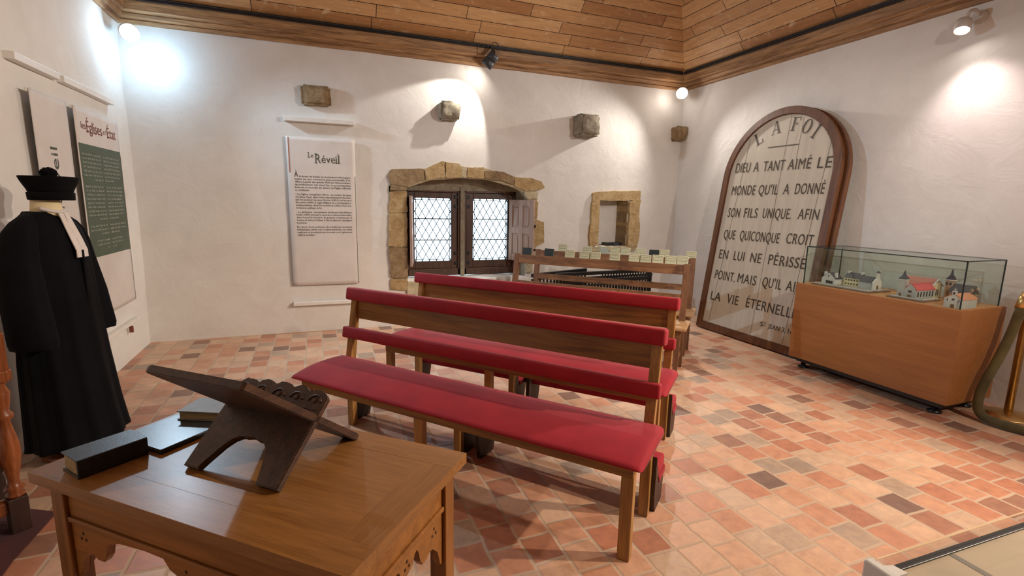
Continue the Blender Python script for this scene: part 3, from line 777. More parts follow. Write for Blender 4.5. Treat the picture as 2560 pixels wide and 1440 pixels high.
VERSE = [
 (1.918, 1.911, .150, [('DIEU', -.586, -.373), ('A', -.322, -.247), ('TANT', -.187, .093), ('AIMÉ', .133, .406), ('LE', .477, .63)]),
 (1.652, 1.655, .150, [('MONDE', -.583, -.234), ("QU'IL", -.189, .072), ('A', .137, .212), ('DONNÉ', .281, .612)]),
 (1.389, 1.396, .148, [('SON', -.578, -.394), ('FILS', -.332, -.139), ('UNIQUE.', -.068, .296), ('AFIN', .376, .609)]),
 (1.125, 1.140, .148, [('QUE', -.579, -.398), ('QUICONQUE', -.33, .213), ('CROIT', .296, .608)]),
 (.882, .901, .148, [('EN', -.592, -.453), ('LUI', -.363, -.205), ('NE', -.117, .034), ('PÉRISSE', .128, .575)]),
 (.630, .652, .146, [('POINT.', -.598, -.28), ('MAIS', -.241, .025), ("QU'IL", .108, .354), ('AIT', .408, .59)]),
 (.367, .393, .146, [('LA', -.602, -.438), ('VIE', -.341, -.166), ('ÉTERNELLE', -.054, .595)])]
for ya, yb, h, ws in VERSE:
    for s_, xa, xb in ws:
        bm = nb(); yy = ya+(yb-ya)*(xa+.6)/1.2
        text_bm(bm, s_, h*1.07, xa, yy, ZT, width=xb-xa-.003, res=4, space=1.1); text_bm(bm, s_, h*1.07, xa+.0035, yy+.0012, ZT+.0003, width=xb-xa-.003, res=4, space=1.1); build('verse_word', bm, 'letter', t)
for s_, h_, x_, y_, w_ in (('S', .072, .185, .215, .04), ('T', .04, .230, .238, .03), ('JEAN', .072, .290, .215, .145), ('3,', .07, .465, .217, .045), ('16', .07, .535, .217, .06)):
    bm = nb(); text_bm(bm, s_, h_, x_, y_, ZT, width=w_); text_bm(bm, s_, h_, x_+.002, y_+.0006, ZT+.0003, width=w_)
    if s_ == 'T': rect(bm, .232, .262, .226, .230, ZT)
    build('verse_reference', bm, 'letter', t)
bm = nb(); rect(bm, .567-.745, .959-.745, 2.172, 2.183, ZT); build('ruled_line', bm, 'letter', t)
# title in slab letters along the arch
def slab(ch, cx, cy, ang, h=.145):
    bm = nb()
    m = Matrix.Translation((cx-.745, cy, 0)) @ Matrix.Rotation(ang, 4, 'Z')
    def r(x0, x1, y0, y1): rect(bm, x0*h, x1*h, y0*h, y1*h, ZT, m)
    def q(*p):
        vs = [bm.verts.new(m @ Vector((a*h, b*h, ZT))) for a, b in p]; bm.faces.new(vs)
    if ch == 'L': r(-.22, -.06, 0, 1); r(-.32, .04, .95, 1); r(-.32, .36, 0, .06); r(.30, .36, .06, .28)
    if ch == 'F': r(-.22, -.06, 0, 1); r(-.32, .04, 0, .05); r(-.32, .36, .94, 1); r(.30, .36, .74, .94); r(-.06, .16, .49, .54); r(.13, .18, .40, .63)
    if ch == 'I': r(-.08, .08, 0, 1); r(-.19, .19, 0, .05); r(-.19, .19, .95, 1)
    if ch == 'A':
        q((-.34, 0), (-.28, 0), (.02, 1), (-.03, 1)); q((.18, 0), (.36, 0), (.06, 1), (-.04, 1)); r(-.20, .20, .32, .37); r(-.42, -.18, 0, .04); r(.10, .44, 0, .04)
    if ch == 'O':
        n = 24
        for k in range(n):
            a, b = 2*PI*k/n, 2*PI*(k+1)/n
            q((.36*math.cos(a), .5+.52*math.sin(a)), (.36*math.cos(b), .5+.52*math.sin(b)), (.20*math.cos(b), .5+.46*math.sin(b)), (.20*math.cos(a), .5+.46*math.sin(a)))
    build('title_letter', bm, 'letter', t)
slab('L', .445, 2.228, .50); slab('A', .642, 2.318, .14); slab('F', .862, 2.325, -.10); slab('O', .995, 2.285, -.33); slab('I', 1.095, 2.225, -.52)

# ------------------------------------------------------------------ showcase with models
CX0, CX1, CY0, CY1, CZ0, CZ1 = 4.22, 4.77, 2.05, 3.37, .10, .81
t = thing('display_cabinet', 'beech veneered display plinth with glass case on its top', 'showcase', (CX0, CY0, 0))
X1, Y1 = CX1-CX0, CY1-CY0
bm = nb(); box(bm, 0, X1, 0, Y1, CZ0, CZ1, .002); build('plinth', bm, 'veneer', t)
bm = nb(); box(bm, .012, X1-.012, .012, Y1-.012, CZ1, CZ1+.003); build('plinth_top', bm, 'veneer_top', t)
bm = nb(); box(bm, .05, X1-.03, .05, Y1-.05, .055, CZ0); build('base_frame', bm, 'black_paint', t)
for fx in (.09, X1-.09):
    for fy in (.11, Y1-.10):
        bm = nb(); lathe(bm, [(.045, 0), (.048, .012), (.02, .02), (.02, .056)], 16, Matrix.Translation((fx, fy, 0))); build('foot', bm, 'black_metal', t)
gx0, gx1, gy0, gy1, gz0, gz1 = .03, X1-.05, .03, Y1-.05, CZ1+.003, 1.158
for nm, b in (('front', (gx0, gx0+.005, gy0, gy1)), ('back', (gx1-.005, gx1, gy0, gy1)), ('e1', (gx0+.005, gx1-.005, gy0, gy0+.005)), ('e2', (gx0+.005, gx1-.005, gy1-.005, gy1))):
    bm = nb(); box(bm, *b, gz0, gz1); build('glass_pane', bm, 'case_glass', t)
bm = nb(); box(bm, gx0, gx1, gy0, gy1, gz1, gz1+.005); build('glass_lid', bm, 'case_glass', t)
bm = nb(); r_ = .0075
for a, b in (((gx0, gy0, gz1), (gx0, gy1, gz1)), ((gx0, gy0, gz1), (gx1, gy0, gz1)), ((gx1, gy0, gz1), (gx1, gy1, gz1)), ((gx0, gy1, gz1), (gx1, gy1, gz1)),
             ((gx0, gy0, gz0), (gx0, gy0, gz1)), ((gx0, gy1, gz0), (gx0, gy1, gz1)), ((gx1, gy0, gz0), (gx1, gy0, gz1)), ((gx1, gy1, gz0), (gx1, gy1, gz1))):
    bar(bm, a, b, r_, r_)
build('glass_edge', bm, 'glass_edge', t)
# models
ZM = CZ1+.003
def gable(bm, x0, x1, y0, y1, z0, zw): box(bm, x0, x1, y0, y1, z0, zw)
def model(label, loc, rotz):
    return thing('model_church' if 'church' in label or 'chapel' in label else 'model_house', label, 'model building', loc, rotz, 'model buildings in the glass case')
def nave(t, wx, L, hw, hr, wall, roof, over=.004, y0=0, x0=0, z0=0, front='plain'):
    """gable front at y=y0 facing -y, ridge along y"""
    bm = nb(); prism(bm, [(x0-wx/2, z0), (x0+wx/2, z0), (x0+wx/2, z0+hw), (x0, z0+hr), (x0-wx/2, z0+hw)], y0, y0+L, axis='y'); build('wall', bm, wall, t)
    bm = nb(); k = (hr-hw)/(wx/2)
    for s in (-1, 1):
        prism(bm, [(x0, z0+hr+.001), (x0, z0+hr+.006), (x0+s*(wx/2+over), z0+hw-k*over+.006), (x0+s*(wx/2+over), z0+hw-k*over+.001)], y0+.003, y0+L+.003, axis='y')
    build('roof', bm, roof, t)
def dots(t, nm, mat, rects, plane='y', d=-.0008):
    for a, b, c, e in rects:
        bm = nb()
        if plane == 'y': box(bm, a, b, d-.001, d, c, e)
        else: box(bm, d, d+.001, a, b, c, e)
        build(nm, bm, mat, t)
def spire(t, cx, cy, z0, w, h, mat='mslate'):
    bm = nb(); loft(bm, [[(cx-w, cy-w, z0), (cx+w, cy-w, z0), (cx+w, cy+w, z0), (cx-w, cy+w, z0)], [(cx-w*.35, cy-w*.35, z0+h*.4), (cx+w*.35, cy-w*.35, z0+h*.4), (cx+w*.35, cy+w*.35, z0+h*.4), (cx-w*.35, cy+w*.35, z0+h*.4)], [(cx-.001, cy-.001, z0+h), (cx+.001, cy-.001, z0+h), (cx+.001, cy+.001, z0+h), (cx-.001, cy+.001, z0+h)]], smooth=False); build('spire', bm, mat, t)
# base boards
def base(label, x0, x1, y0, y1):
    t = thing('model_landscape', label, 'model base', (0, 0, 0))
    bm = nb(); box(bm, x0, x1, y0, y1, ZM, ZM+.010, .001); build('board', bm, 'mbase', t)
    bm = nb(); box(bm, x0+.02, x1-.02, y0+.02, y1-.02, ZM+.010, ZM+.014); build('ground', bm, 'mground', t)
    t_low = nb()
    for a in ((x0+.02, x0+.026, y0+.02, y1-.02), (x0+.026, x1-.02, y0+.02, y0+.026)): box(t_low, *a, ZM+.014, ZM+.022)
    build('low_wall', t_low, 'mw', t); return t
base('brown model base under the slate roofed house group at the left of the case', 4.275, 4.57, 2.74, 3.27)
base('brown model base under the red roofed church in the middle of the case', 4.275, 4.52, 2.335, 2.60)
zb = ZM+.0145
r90 = -PI/2   # gable front (-y local) turned to face -x
t = model('small white model house with slate roof at the left end of the case', (4.37, 3.17, zb), r90)
nave(t, .13, .09, .05, .10, 'mw', 'mslate')
dots(t, 'window', 'mdark', [(-.006, .006, .065, .078)])
dots(t, 'lean_to', 'mdark', [(-.02, .045, .004, .03)])
for sx in (-.05, .05):
    bm = nb(); box(bm, sx-.01, sx+.01, .02, .04, .06, .105); build('chimney', bm, 'mw', t)
t = model('long cream model house with slate roof and two window rows beside the white chapel', (4.49, 2.935, zb), 0)
bm = nb(); box(bm, -.045, .045, 0, .14, 0, .07); build('wall', bm, 'mc', t)
bm = nb(); prism(bm, [(-.05, .07), (.05, .07), (.0, .118)], -.002, .142, axis='y'); build('roof', bm, 'mslate', t)
dots(t, 'window', 'mdark', [(y_, y_+.013, z_, z_+.014) for y_ in (.015, .04, .065, .09, .115) for z_ in (.012, .046)], 'x', -.0465)
for yy in (.0, .12):
    bm = nb(); box(bm, -.01, .01, yy, yy+.02, .10, .128); build('chimney', bm, 'mw', t)
t = model('white model chapel with a bell gable at the right end of the slate roofed group', (4.475, 2.80, zb), 0)
bm = nb(); box(bm, -.045, .045, .012, .13, 0, .055); build('wall', bm, 'mg', t)
bm = nb(); prism(bm, [(-.05, .055), (.05, .055), (.0, .105)], .012, .132, axis='y'); build('roof', bm, 'mslate', t)
bm = nb(); prism(bm, [(-.055, 0), (.055, 0), (.055, .06), (.014, .10), (.014, .145), (-.014, .145), (-.014, .10), (-.055, .06)], 0, .012, axis='y'); build('bell_gable', bm, 'mw', t)
dots(t, 'door', 'mdoor', [(-.012, .012, 0, .035)])
spire(t, 0, .006, .145, .016, .018)
t = model('grey model church with slate spire tower and bright red roof, centre front of the case', (4.315, 2.452, zb), r90)
nave(t, .085, .235, .065, .110, 'mg', 'mredb')
bm = nb(); box(bm, -.092, -.042, -.005, .045, 0, .140); build('tower', bm, 'mg', t)
bm = nb(); box(bm, -.095, -.039, -.008, .048, .134, .141); build('tower_cornice', bm, 'mw', t)
spire(t, -.067, .020, .141, .029, .068)
dots(t, 'window', 'mdark', [(-.012, .012, .042, .06), (-.082, -.072, .105, .122), (-.063, -.053, .105, .122)])
dots(t, 'door', 'mdoor', [(-.012, .012, 0, .025), (-.076, -.058, 0, .03)], 'y', -.0055)
bm = nb()
for k in range(6): box(bm, .0425, .044, .02+k*.036, .036+k*.036, .012, .052)
build('side_window', bm, 'mdark', t)
t = model('cream model temple church with a long dull red roof behind the grey one', (4.625, 2.44, ZM), 0)
nave(t, .13, .24, .095, .148, 'mc', 'mred')
dots(t, 'window', 'mdark', [(x_, x_+.012, .02, .07) for x_ in (-.03, -.008, .014)])
bm = nb()
for s in (-1, 1): bar(bm, (0, -.004, .150), (s*.072, -.004, .094), .008, .008)
build('pediment', bm, 'mw', t)
t = model('model church with brown tower, slate spire and dark roof, back right in the case', (4.64, 2.20, ZM), 0)
bm = nb(); box(bm, -.045, .045, .0, .14, 0, .075); build('wall', bm, 'mtan', t)
bm = nb(); prism(bm, [(-.055, .072), (.055, .072), (.0, .135)], -.01, .14, axis='y'); build('roof', bm, 'mslate', t)
bm = nb(); box(bm, -.024, .024, .135, .183, 0, .160); build('tower', bm, 'mtan', t)
bm = nb(); box(bm, -.029, .029, .130, .188, .155, .162); build('tower_cornice', bm, 'mw', t)
spire(t, 0, .159, .162, .026, .085)
dots(t, 'window', 'mdark', [(.14, .155, .12, .14), (.165, .18, .12, .14)], 'x', -.0245)
t = model('small white model chapel with bell cote and orange roof, front right in the case', (4.275, 2.142, ZM), r90)
nave(t, .112, .18, .065, .098, 'mw', 'morange')
bm = nb(); box(bm, -.013, .013, 0, .014, .095, .125); bar(bm, (0, .007, .125), (0, .007, .142), .004, .004); box(bm, -.006, .006, .005, .009, .133, .137); build('bell_cote', bm, 'mw', t)
dots(t, 'door', 'mdoor', [(-.011, .011, 0, .026)])
dots(t, 'window', 'mdark', [(-.008, .008, .055, .068), (-.038, -.034, .045, .065), (.034, .038, .045, .065), (-.006, .006, .10, .115)])
bm = nb()
for k in range(4): box(bm, .0555, .0595, .02+k*.035, .026+k*.035, 0, .06)
build('buttress', bm, 'mw', t)

# ------------------------------------------------------------------ brass barrier post and velvet rope
t = thing('barrier_post', 'brass barrier post standing at the right edge beside the showcase', 'barrier post', (4.76, 1.927, 0))
bm = nb(); lathe(bm, [(.155, 0), (.16, .006), (.155, .014), (.06, .03), (.03, .04)], 36); build('base_plate', bm, 'brass', t)
bm = nb(); lathe(bm, [(.026, .03), (.026, .95), (.034, .955), (.034, .985), (.02, 1.0)], 24); build('pole', bm, 'brass', t)
pts = smooth_path([(4.718, 1.938, .885), (4.683, 1.937, .80), (4.655, 1.950, .64), (4.597, 1.965, .465), (4.518, 1.975, .315), (4.462, 1.978, .19), (4.446, 1.966, .09), (4.440, 1.925, .042), (4.428, 1.86, .034), (4.434, 1.77, .034), (4.464, 1.69, .034), (4.53, 1.55, .034), (4.62, 1.40, .034)], 10)
t = thing('velvet_rope', 'olive green velvet rope hanging from the brass post and coiling onto the tiles', 'rope', (0, 0, 0))
bm = nb(); tube(bm, pts, .031, 16); build('rope_body', bm, 'rope', t, smooth=True)
bm = nb(); tube(bm, [(4.742, 1.932, .93), (4.718, 1.938, .885), (4.69, 1.937, .82)], .037, 14); build('end_cap', bm, 'brass', t)

# ------------------------------------------------------------------ red benches
def pew(t):
    def B(name, mat, *b, bev=.004, lab=None):
        bm = nb(); box(bm, *b, bev); return build(name, bm, mat, t, lab)
    # x runs from 0 (right end) to -2.05, y backwards
    bm = nb()
    n = 40; rings = []
    prof_ = [(-.034, .441), (-.045, .447), (-.043, .456), (-.025, .467), (.04, .481), (.10, .491), (.15, .495), (.25, .496), (.345, .490), (.372, .478), (.38, .458), (.375, .443)]
    us = [0, .003, .010]+[i/n for i in range(1, n)]+[.990, .997, 1]
    for u in us:
        x = .045-2.115*u; e_ = min(u, 1-u)
        dz, sh = (.020, .012) if e_ == 0 else ((.008, .004) if e_ < .004 else ((.002, 0) if e_ < .011 else (0, 0)))
        rings.append([(x, y+(sh if y < .17 else -sh), max(.441, z-(dz if z > .452 else 0))+.002*noise.noise(Vector((x*5, y*5, 1)))) for y, z in prof_])
    loft(bm, rings, True, True); build('seat_cushion', bm, 'red', t, smooth=True)
    B('seat_rail', 'bench_wood', -2.02, -.0, -.003, .026, .385, .444, lab='front rail under the seat')
    B('seat_rail', 'bench_wood', -2.0, -.02, .335, .36, .39, .444)
    for x in (-.045, -1.15, -2.02): B('side_rail', 'bench_wood', x+.006, x+.03, .02, .36, .385, .444)
    bm = nb()
    for k in range(46):
        m = Matrix.Translation((-.03-k*.0435, -.0035, .4405)) @ Matrix.Rotation(PI/2, 4, 'X'); lathe(bm, [(.0045, 0), (.003, .003), (.0005, .004)], 8, m)
    build('nail_trim', bm, 'nail', t)
    for x in (-.05, -1.16, -2.02):
        bm = nb(); bar(bm, (x+.027, .022, 0), (x+.027, .022, .40), .054, .044, .004, (1, 0, 0)); build('front_leg', bm, 'bench_leg', t)
    for x in (-.055, -2.03):
        bm = nb(); y0 = .352
        pr = [(y0, 0), (y0+.045, 0), (y0+.045, .46), (y0+.115, .90), (y0+.075, .90), (y0, .46)]
        prism(bm, pr, x+.003, x+.05, axis='x', bev=.003); build('back_post', bm, 'bench_leg', t)
    bm = nb(); box(bm, -1.155, -1.11, .352, .395, 0, .44, .004); build('back_leg', bm, 'bench_leg', t)
    sl = .07/.44
    def yb(z): return .352+(z-.46)*sl
    m = Matrix.Translation((0, yb(.89)+.025, .888)) @ Matrix.Rotation(-math.atan(sl), 4, 'X')
    bm = nb(); box(bm, -2.065, .012, -.042, .042, -.040, .042, .014, 3, m); build('top_rail_pad', bm, 'red', t, smooth=True)
    m = Matrix.Translation((0, yb(.635)+.012, .638)) @ Matrix.Rotation(-math.atan(sl), 4, 'X')
    bm = nb(); box(bm, -2.065, .012, -.030, .022, -.036, .038, .012, 3, m); build('lower_back_pad', bm, 'red', t, smooth=True)
    m = Matrix.Translation((0, yb(.785)+.03, .788)) @ Matrix.Rotation(-math.atan(sl), 4, 'X')
    bm = nb(); box(bm, -2.03, -.04, -.006, .016, -.056, .06, .002, 1, m); build('back_board', bm, 'bench_wood', t)
    for x0, x1 in ((-1.03, .015), (-2.06, -1.12)):
        bm = nb()
        box(bm, x0, x1, .440, .60, .168, .238, .018, 3); build('kneeler_pad', bm, 'red', t, smooth=True)
        for xs in (x0+.0, x1-.028):
            bm = nb(); prism(bm, [(.42, .0), (.56, .0), (.585, .10), (.59, .168), (.46, .168), (.40, .30), (.395, .10)], xs, xs+.028, axis='x'); build('kneeler_support', bm, 'dark_support', t)
        for xs in (x0-.004, x1-.018):
            bm = nb(); prism(bm, [(.47, .13), (.60, .13), (.602, .172), (.46, .172)], xs, xs+.022, axis='x', bev=.004); build('kneeler_pad_end', bm, 'red', t)
    bm = nb(); box(bm, -2.0, -.02, .54, .56, .135, .17); build('kneeler_rail', bm, 'dark_support', t)
O = Vector((1.172, 1.580, 0)); TH = math.radians(130)
U = Vector((math.cos(TH), math.sin(TH), 0)); V = Vector((math.sin(TH), -math.cos(TH), 0))
GP = 'red cushioned benches'
p1 = thing('upholstered_bench', 'red cushioned wooden bench standing nearest, right behind the oak table', 'bench', O, math.radians(-50), GP)
pew(p1)
p2 = dup(p1, O+U*.09+V*.875, (0, 0, math.radians(-48.4)), 'red cushioned wooden bench standing behind the first one, nearer the window', GP)

# ------------------------------------------------------------------ plain wooden benches
def plain_bench(t, L):
    def B(name, mat, *b, bev=.004):
        bm = nb(); box(bm, *b, bev); return build(name, bm, mat, t)
    bm = nb(); box(bm, -L-.03, .05, -.035, .16, .418, .442, .006); box(bm, -L-.03, .05, .166, .36, .418, .442, .006); build('seat', bm, 'old_seat', t)
    B('apron', 'old_bench', -L, 0, .0, .022, .35, .418)
    for x in (-.05, -L/2, -L):
        bm = nb(); loft(bm, [[(x+a*.018+.025, .025+b*.018, 0) for a, b in ((-1, -1), (1, -1), (1, 1), (-1, 1))], [(x+a*.027+.025, .025+b*.025, .418) for a, b in ((-1, -1), (1, -1), (1, 1), (-1, 1))]], smooth=False); build('front_leg', bm, 'old_bench_leg', t)
    for x in (-.05, -L):
        bm = nb(); prism(bm, [(.27, 0), (.31, 0), (.335, .44), (.42, .97), (.375, .97), (.29, .44)], x, x+.055, axis='x', bev=.003); build('back_post', bm, 'old_bench_leg', t)
    bm = nb(); box(bm, -L/2, -L/2+.05, .28, .32, 0, .418, .004); build('back_leg', bm, 'old_bench_leg', t)
    sl = .085/.53
    for z0, z1, nm in ((.872, .965, 'top_rail'), (.625, .692, 'lower_rail')):
        zm = (z0+z1)/2; m = Matrix.Translation((0, .29+(zm-.44)*sl, zm)) @ Matrix.Rotation(-math.atan(sl), 4, 'X')
        bm = nb(); box(bm, -L+.02, -.015, .004, .030, -(z1-z0)/2, (z1-z0)/2, .004, 2, m); build(nm, bm, 'old_bench', t)
    B('book_ledge', 'old_bench', -L+.01, -.01, .405, .475, .868, .884)
    B('book_ledge_lip', 'old_bench', -L+.01, -.01, .470, .482, .868, .915)
    B('stretcher', 'old_bench_leg', -.035, -.01, .04, .28, .12, .16)
GW = 'plain wooden benches'
b3o = O+U*.281+V*2.566; b3r = math.radians(-46.1)
b3 = thing('wooden_bench', 'plain brown wooden bench directly behind the red benches, hymn books on its back', 'bench', b3o, b3r, GW); plain_bench(b3, 1.80)
b4o = O+U*.324+V*3.21; b4r = math.radians(-45.3)
b4 = dup(b3, b4o, (0, 0, b4r), 'plain brown wooden bench at the very back, nearest the wall niche', GW)
# hymn books standing on the ledges
def hymn(label, o, rz, x, y, mat, dz=0, dr=0):
    Rm = Matrix.Rotation(rz, 4, 'Z'); p = Vector(o)+Rm @ Vector((x, y, .885))
    t = thing('hymn_book', label, 'book', p, rz+dr, 'hymn books on the bench backs')
    tl = Matrix.Rotation(math.radians(-8), 4, 'X')
    bm = nb(); box(bm, -.052, .052, -.009, -.006, 0, .150+dz, .001, 1, tl); box(bm, -.052, .052, .006, .009, 0, .150+dz, .001, 1, tl); box(bm, -.052, -.048, -.009, .009, 0, .150+dz, .001, 1, tl); build('cover', bm, mat, t)
    bm = nb(); box(bm, -.048, .048, -.0058, .0058, .003, .146+dz, 0, 1, tl); build('page_block', bm, 'pages', t)
    if mat != 'book_dark':
        bm = nb()
        for b in ((-.042, .042, .138, .1405), (-.042, .042, .098, .1005), (-.042, -.040, .098, .14), (.040, .042, .098, .14), (-.03, .03, .122, .1245)):
            box(bm, b[0], b[1], -.0098, -.009, b[2]+dz, b[3]+dz, 0, 1, tl)
        build('cover_print', bm, 'book_line', t)
    return t
us3 = [1.964, 1.709, 1.479, 1.32, 1.205, 1.006, .811, .698, .582, .462, .354]
us4 = [1.812, 1.514, 1.318, 1.191, 1.071, .907, .759, .65, .372]
mats3 = ['book_dark', 'book_dark']+['book_cream']*9
mats4 = ['book_cream', 'book_cream', 'book_blue', 'book_cream', 'book_cream', 'book_cream', 'book_dark', 'book_cream', 'book_cream']
ordn = ['first', 'second', 'third', 'fourth', 'fifth', 'sixth', 'seventh', 'eighth', 'ninth', 'tenth', 'eleventh']
for i, u in enumerate(us3):
    if i < 2: lab = ('dark green hymn book standing at the left end of the front wooden bench back', 'dark green hymn book standing second from left on the front wooden bench back')[i]
    elif i == 10: lab = 'cream hymn book at the right end of the front wooden bench back'
    else: lab = 'cream hymn book, %s from left along the front wooden bench back' % ordn[i]
    hymn(lab, b3o, b3r, -(u-.281), .44, mats3[i], random.uniform(-.006, .006), random.uniform(-.06, .06))
for i, u in enumerate(us4):
    c = {'book_cream': 'cream', 'book_blue': 'pale blue', 'book_dark': 'dark green'}[mats4[i]]
    if c != 'cream': lab = '%s hymn book on the rear wooden bench back' % c
    else: lab = '%s hymn book, %s from left along the rear wooden bench back' % (c, ordn[i])
    hymn(lab, b4o, b4r, -(u-.324), .44, mats4[i], random.uniform(-.006, .006), random.uniform(-.06, .06))

# ------------------------------------------------------------------ black slatted pieces stored behind the benches
def grille(label, a, b, h, lean, n, lattice=None):
    a, b = Vector(a), Vector(b); d = b-a; L = d.length; ang = math.atan2(d.y, d.x)
    t = thing('slatted_rack', label, 'rack', a, 0, 'black slatted racks behind the benches', (lean, -math.asin(d.z/L), ang))
    bm = nb(); bar(bm, (0, 0, h-.02), (L, 0, h-.02), .03, .045, .004, (0, 1, 0)); build('top_rail', bm, 'black_paint', t)
    bm = nb(); bar(bm, (0, 0, .02), (L, 0, .02), .03, .035, .004, (0, 1, 0)); build('bottom_rail', bm, 'black_paint', t)
    bm = nb(); bar(bm, (0, 0, h-.075), (L, 0, h-.075), .02, .02, .003, (0, 1, 0)); build('middle_rail', bm, 'black_paint', t)
    for k in range(n):
        x = .02+(L-.04)*k/(n-1); bm = nb(); bar(bm, (x, 0, .03), (x, 0, h-.07), .016, .022, .003); build('slat', bm, 'black_paint', t)
    if lattice:
        bm = nb(); x0, x1 = lattice; k = x0
        while k < x1:
            bar(bm, (k, -.002, h-.15), (k+.07, -.002, h-.03), .010, .010); bar(bm, (k+.07, .002, h-.15), (k, .002, h-.03), .010, .010); k += .045
        build('lattice', bm, 'black_paint', t)
    return t
grille('long black slatted rack leaning by the wall, its rail highest at left', (2.46, 5.62, .03), (3.30, 5.74, .06), .62, .05, 16)
grille('black slatted rack with crossed lattice at its right end', (2.76, 5.57, .02), (4.30, 5.67, .02), .63, .02, 32, (.70, 1.50))
grille('low black slatted rack in front of the others behind the benches', (2.88, 5.46, .02), (4.12, 5.54, .02), .55, .03, 26)
t = thing('black_post', 'black upright post at the right end of the slatted racks', 'post', (4.31, 5.70, 0))
bm = nb(); bar(bm, (0, 0, 0), (-.03, .02, .64), .04, .04, .004); build('shaft', bm, 'black_paint', t)

# ------------------------------------------------------------------ oak table
TA = Vector((.749, -.663, 0)).normalized(); TB = Vector((.663, .749, 0)).normalized(); TS = Vector((-.373, 1.535, 0)); TZ = .75
trz = math.atan2(TA.y, TA.x)
def tp(a, b, z=0): return TS+TA*a+TB*b+Vector((0, 0, z))
t = thing('oak_table', 'polished oak table with carved apron in the foreground', 'table', tp(-.375, -.175), trz)
LA, LB = 1.066, .552; FR = .095
bm = nb()
box(bm, 0, LA, 0, FR, TZ-.032, TZ, .0007); build('top_side_board', bm, 'table', t)
bm = nb(); box(bm, 0, LA, LB-FR, LB, TZ-.032, TZ, .0007); build('top_side_board', bm, 'table', t)
end_wood = wood('polished_oak_end', S(130, 84, 38), S(166, 114, 58), 1, .42, 2.6, coat=.15)
for xa in (0, LA-FR):
    bm = nb(); box(bm, xa, xa+FR, FR, LB-FR, TZ-.0322, TZ-.0002, .0007); build('top_end_board', bm, end_wood, t)
bm = nb(); box(bm, FR, LA-FR, FR, LB-FR, TZ-.03, TZ-.0003, .0006); build('top_panel', bm, 'table', t)
lg = .055; ins = .028
for x in (ins, LA-ins-lg):
    for y in (ins, LB-ins-lg):
        bm = nb(); box(bm, x, x+lg, y, y+lg, 0, TZ-.032, .004); build('leg', bm, 'table_leg', t)
def scallop(L):
    h = TZ-.032
    half = [(0, h-.30), (.018, h-.285), (.03, h-.235), (.06, h-.205), (.085, h-.20), (.10, h-.215), (.125, h-.215), (.14, h-.195), (.145, h-.16), (.155, h-.145), (.17, h-.15)]
    k = (L/2)/.21 if L/2 < .21 else 1.0
    mid = [(.185*k, h-.185), (L/2, h-.20)] if k == 1.0 and L < .46 else []
    a = [(x*min(k, 1), z) for x, z in half]
    if L > .6: a += [(.20, h-.135), (.30, h-.13), (L/2-.08, h-.13), (L/2-.06, h-.16), (L/2, h-.185)]
    else: a += [(L/2-.03, h-.175), (L/2, h-.19)]
    b = [(L-x, z) for x, z in a[::-1][1:]]
    return [(0, h)]+a+b+[(L, h)]
def apron(L, m, name='apron'):
    bm = nb(); prism(bm, scallop(L)[::-1], 0, .022, m, .002, axis='y'); o = build(name, bm, 'table_side', t)
    bm = nb(); box(bm, 0, L, -.010, .0, TZ-.062, TZ-.032, .004, 2, m); box(bm, 0, L, -.008, .0, TZ-.150, TZ-.135, .003, 2, m); build('apron_moulding', bm, 'table_side', t)
    bm = nb()
    for cx in (.05, L/2, L-.05):
        for dx, dz in ((0, .012), (-.010, -.006), (.010, -.006)):
            box(bm, cx+dx-.003, cx+dx+.003, -.0012, .001, TZ-.19+dz-.004, TZ-.19+dz+.004, 0, 1, m)
    build('carved_dots', bm, 'dark_support', t)
inn = LA-2*ins-2*lg; inb = LB-2*ins-2*lg
apron(inn, Matrix.Translation((ins+lg, ins+.012, 0)))
apron(inb, Matrix.Translation((LA-ins-.012, ins+lg, 0)) @ Matrix.Rotation(PI/2, 4, 'Z'))
apron(inn, Matrix.Translation((LA-ins-lg, LB-ins-.012, 0)) @ Matrix.Rotation(PI, 4, 'Z'))
apron(inb, Matrix.Translation((ins+.012, LB-ins-lg, 0)) @ Matrix.Rotation(-PI/2, 4, 'Z'))

# carved folding book rest: two interlocking boards
t = thing('book_rest', 'dark carved wooden folding book rest standing on the oak table', 'book rest', tp(0, 0, TZ), trz)
W2 = .334
def board_m(b0, z0, b1, z1):
    d = Vector((0, b1-b0, z1-z0)).normalized(); x = Vector((1, 0, 0)); n = x.cross(d)
    return frame4(x, d, n, (0, b0, z0)), Vector((0, b1-b0, z1-z0)).length
m, L2 = board_m(0.0, .006, .222, .200)      # board 2: feet at front, carved crest behind
crest = []
for i in range(61):
    x = W2*i/60; sc_ = abs(math.sin(PI*x/W2*5))
    crest.append((x, L2-.030+.016*sc_**.6+.012*math.sin(PI*x/W2)+.004*noise.noise(Vector((x*60, 0, 0)))))
foot = [(0, 0), (.055, 0), (.065, .03), (.085, .075), (.105, .10), (.125, .112), (.145, .108), (.167, .118), (.19, .108), (.21, .112), (.235, .095), (.25, .06), (.262, 0), (W2, 0)]
bm = nb(); prism(bm, foot+crest[::-1], -.011, .011, m, .003); build('carved_board', bm, 'stand', t)
bm = nb(); tl = []
rn_ = random.Random(11)
for i in range(5):
    cx = W2*(i+.5)/5
    pts_ = [(cx+.022*math.cos(PI*j/10), L2-.048+.020*math.sin(PI*j/10), .0118) for j in range(11)]
    tb2 = bmesh.new(); tube(tb2, pts_, .0032, 6); merge(bm, tb2, m)
    tb2 = bmesh.new(); bmesh.ops.create_icosphere(tb2, subdivisions=2, radius=.009)
    for v_ in tb2.verts: v_.co = Vector((v_.co.x*1.1+cx, v_.co.y+L2-.044, v_.co.z*.5+.0105))
    merge(bm, tb2, m)
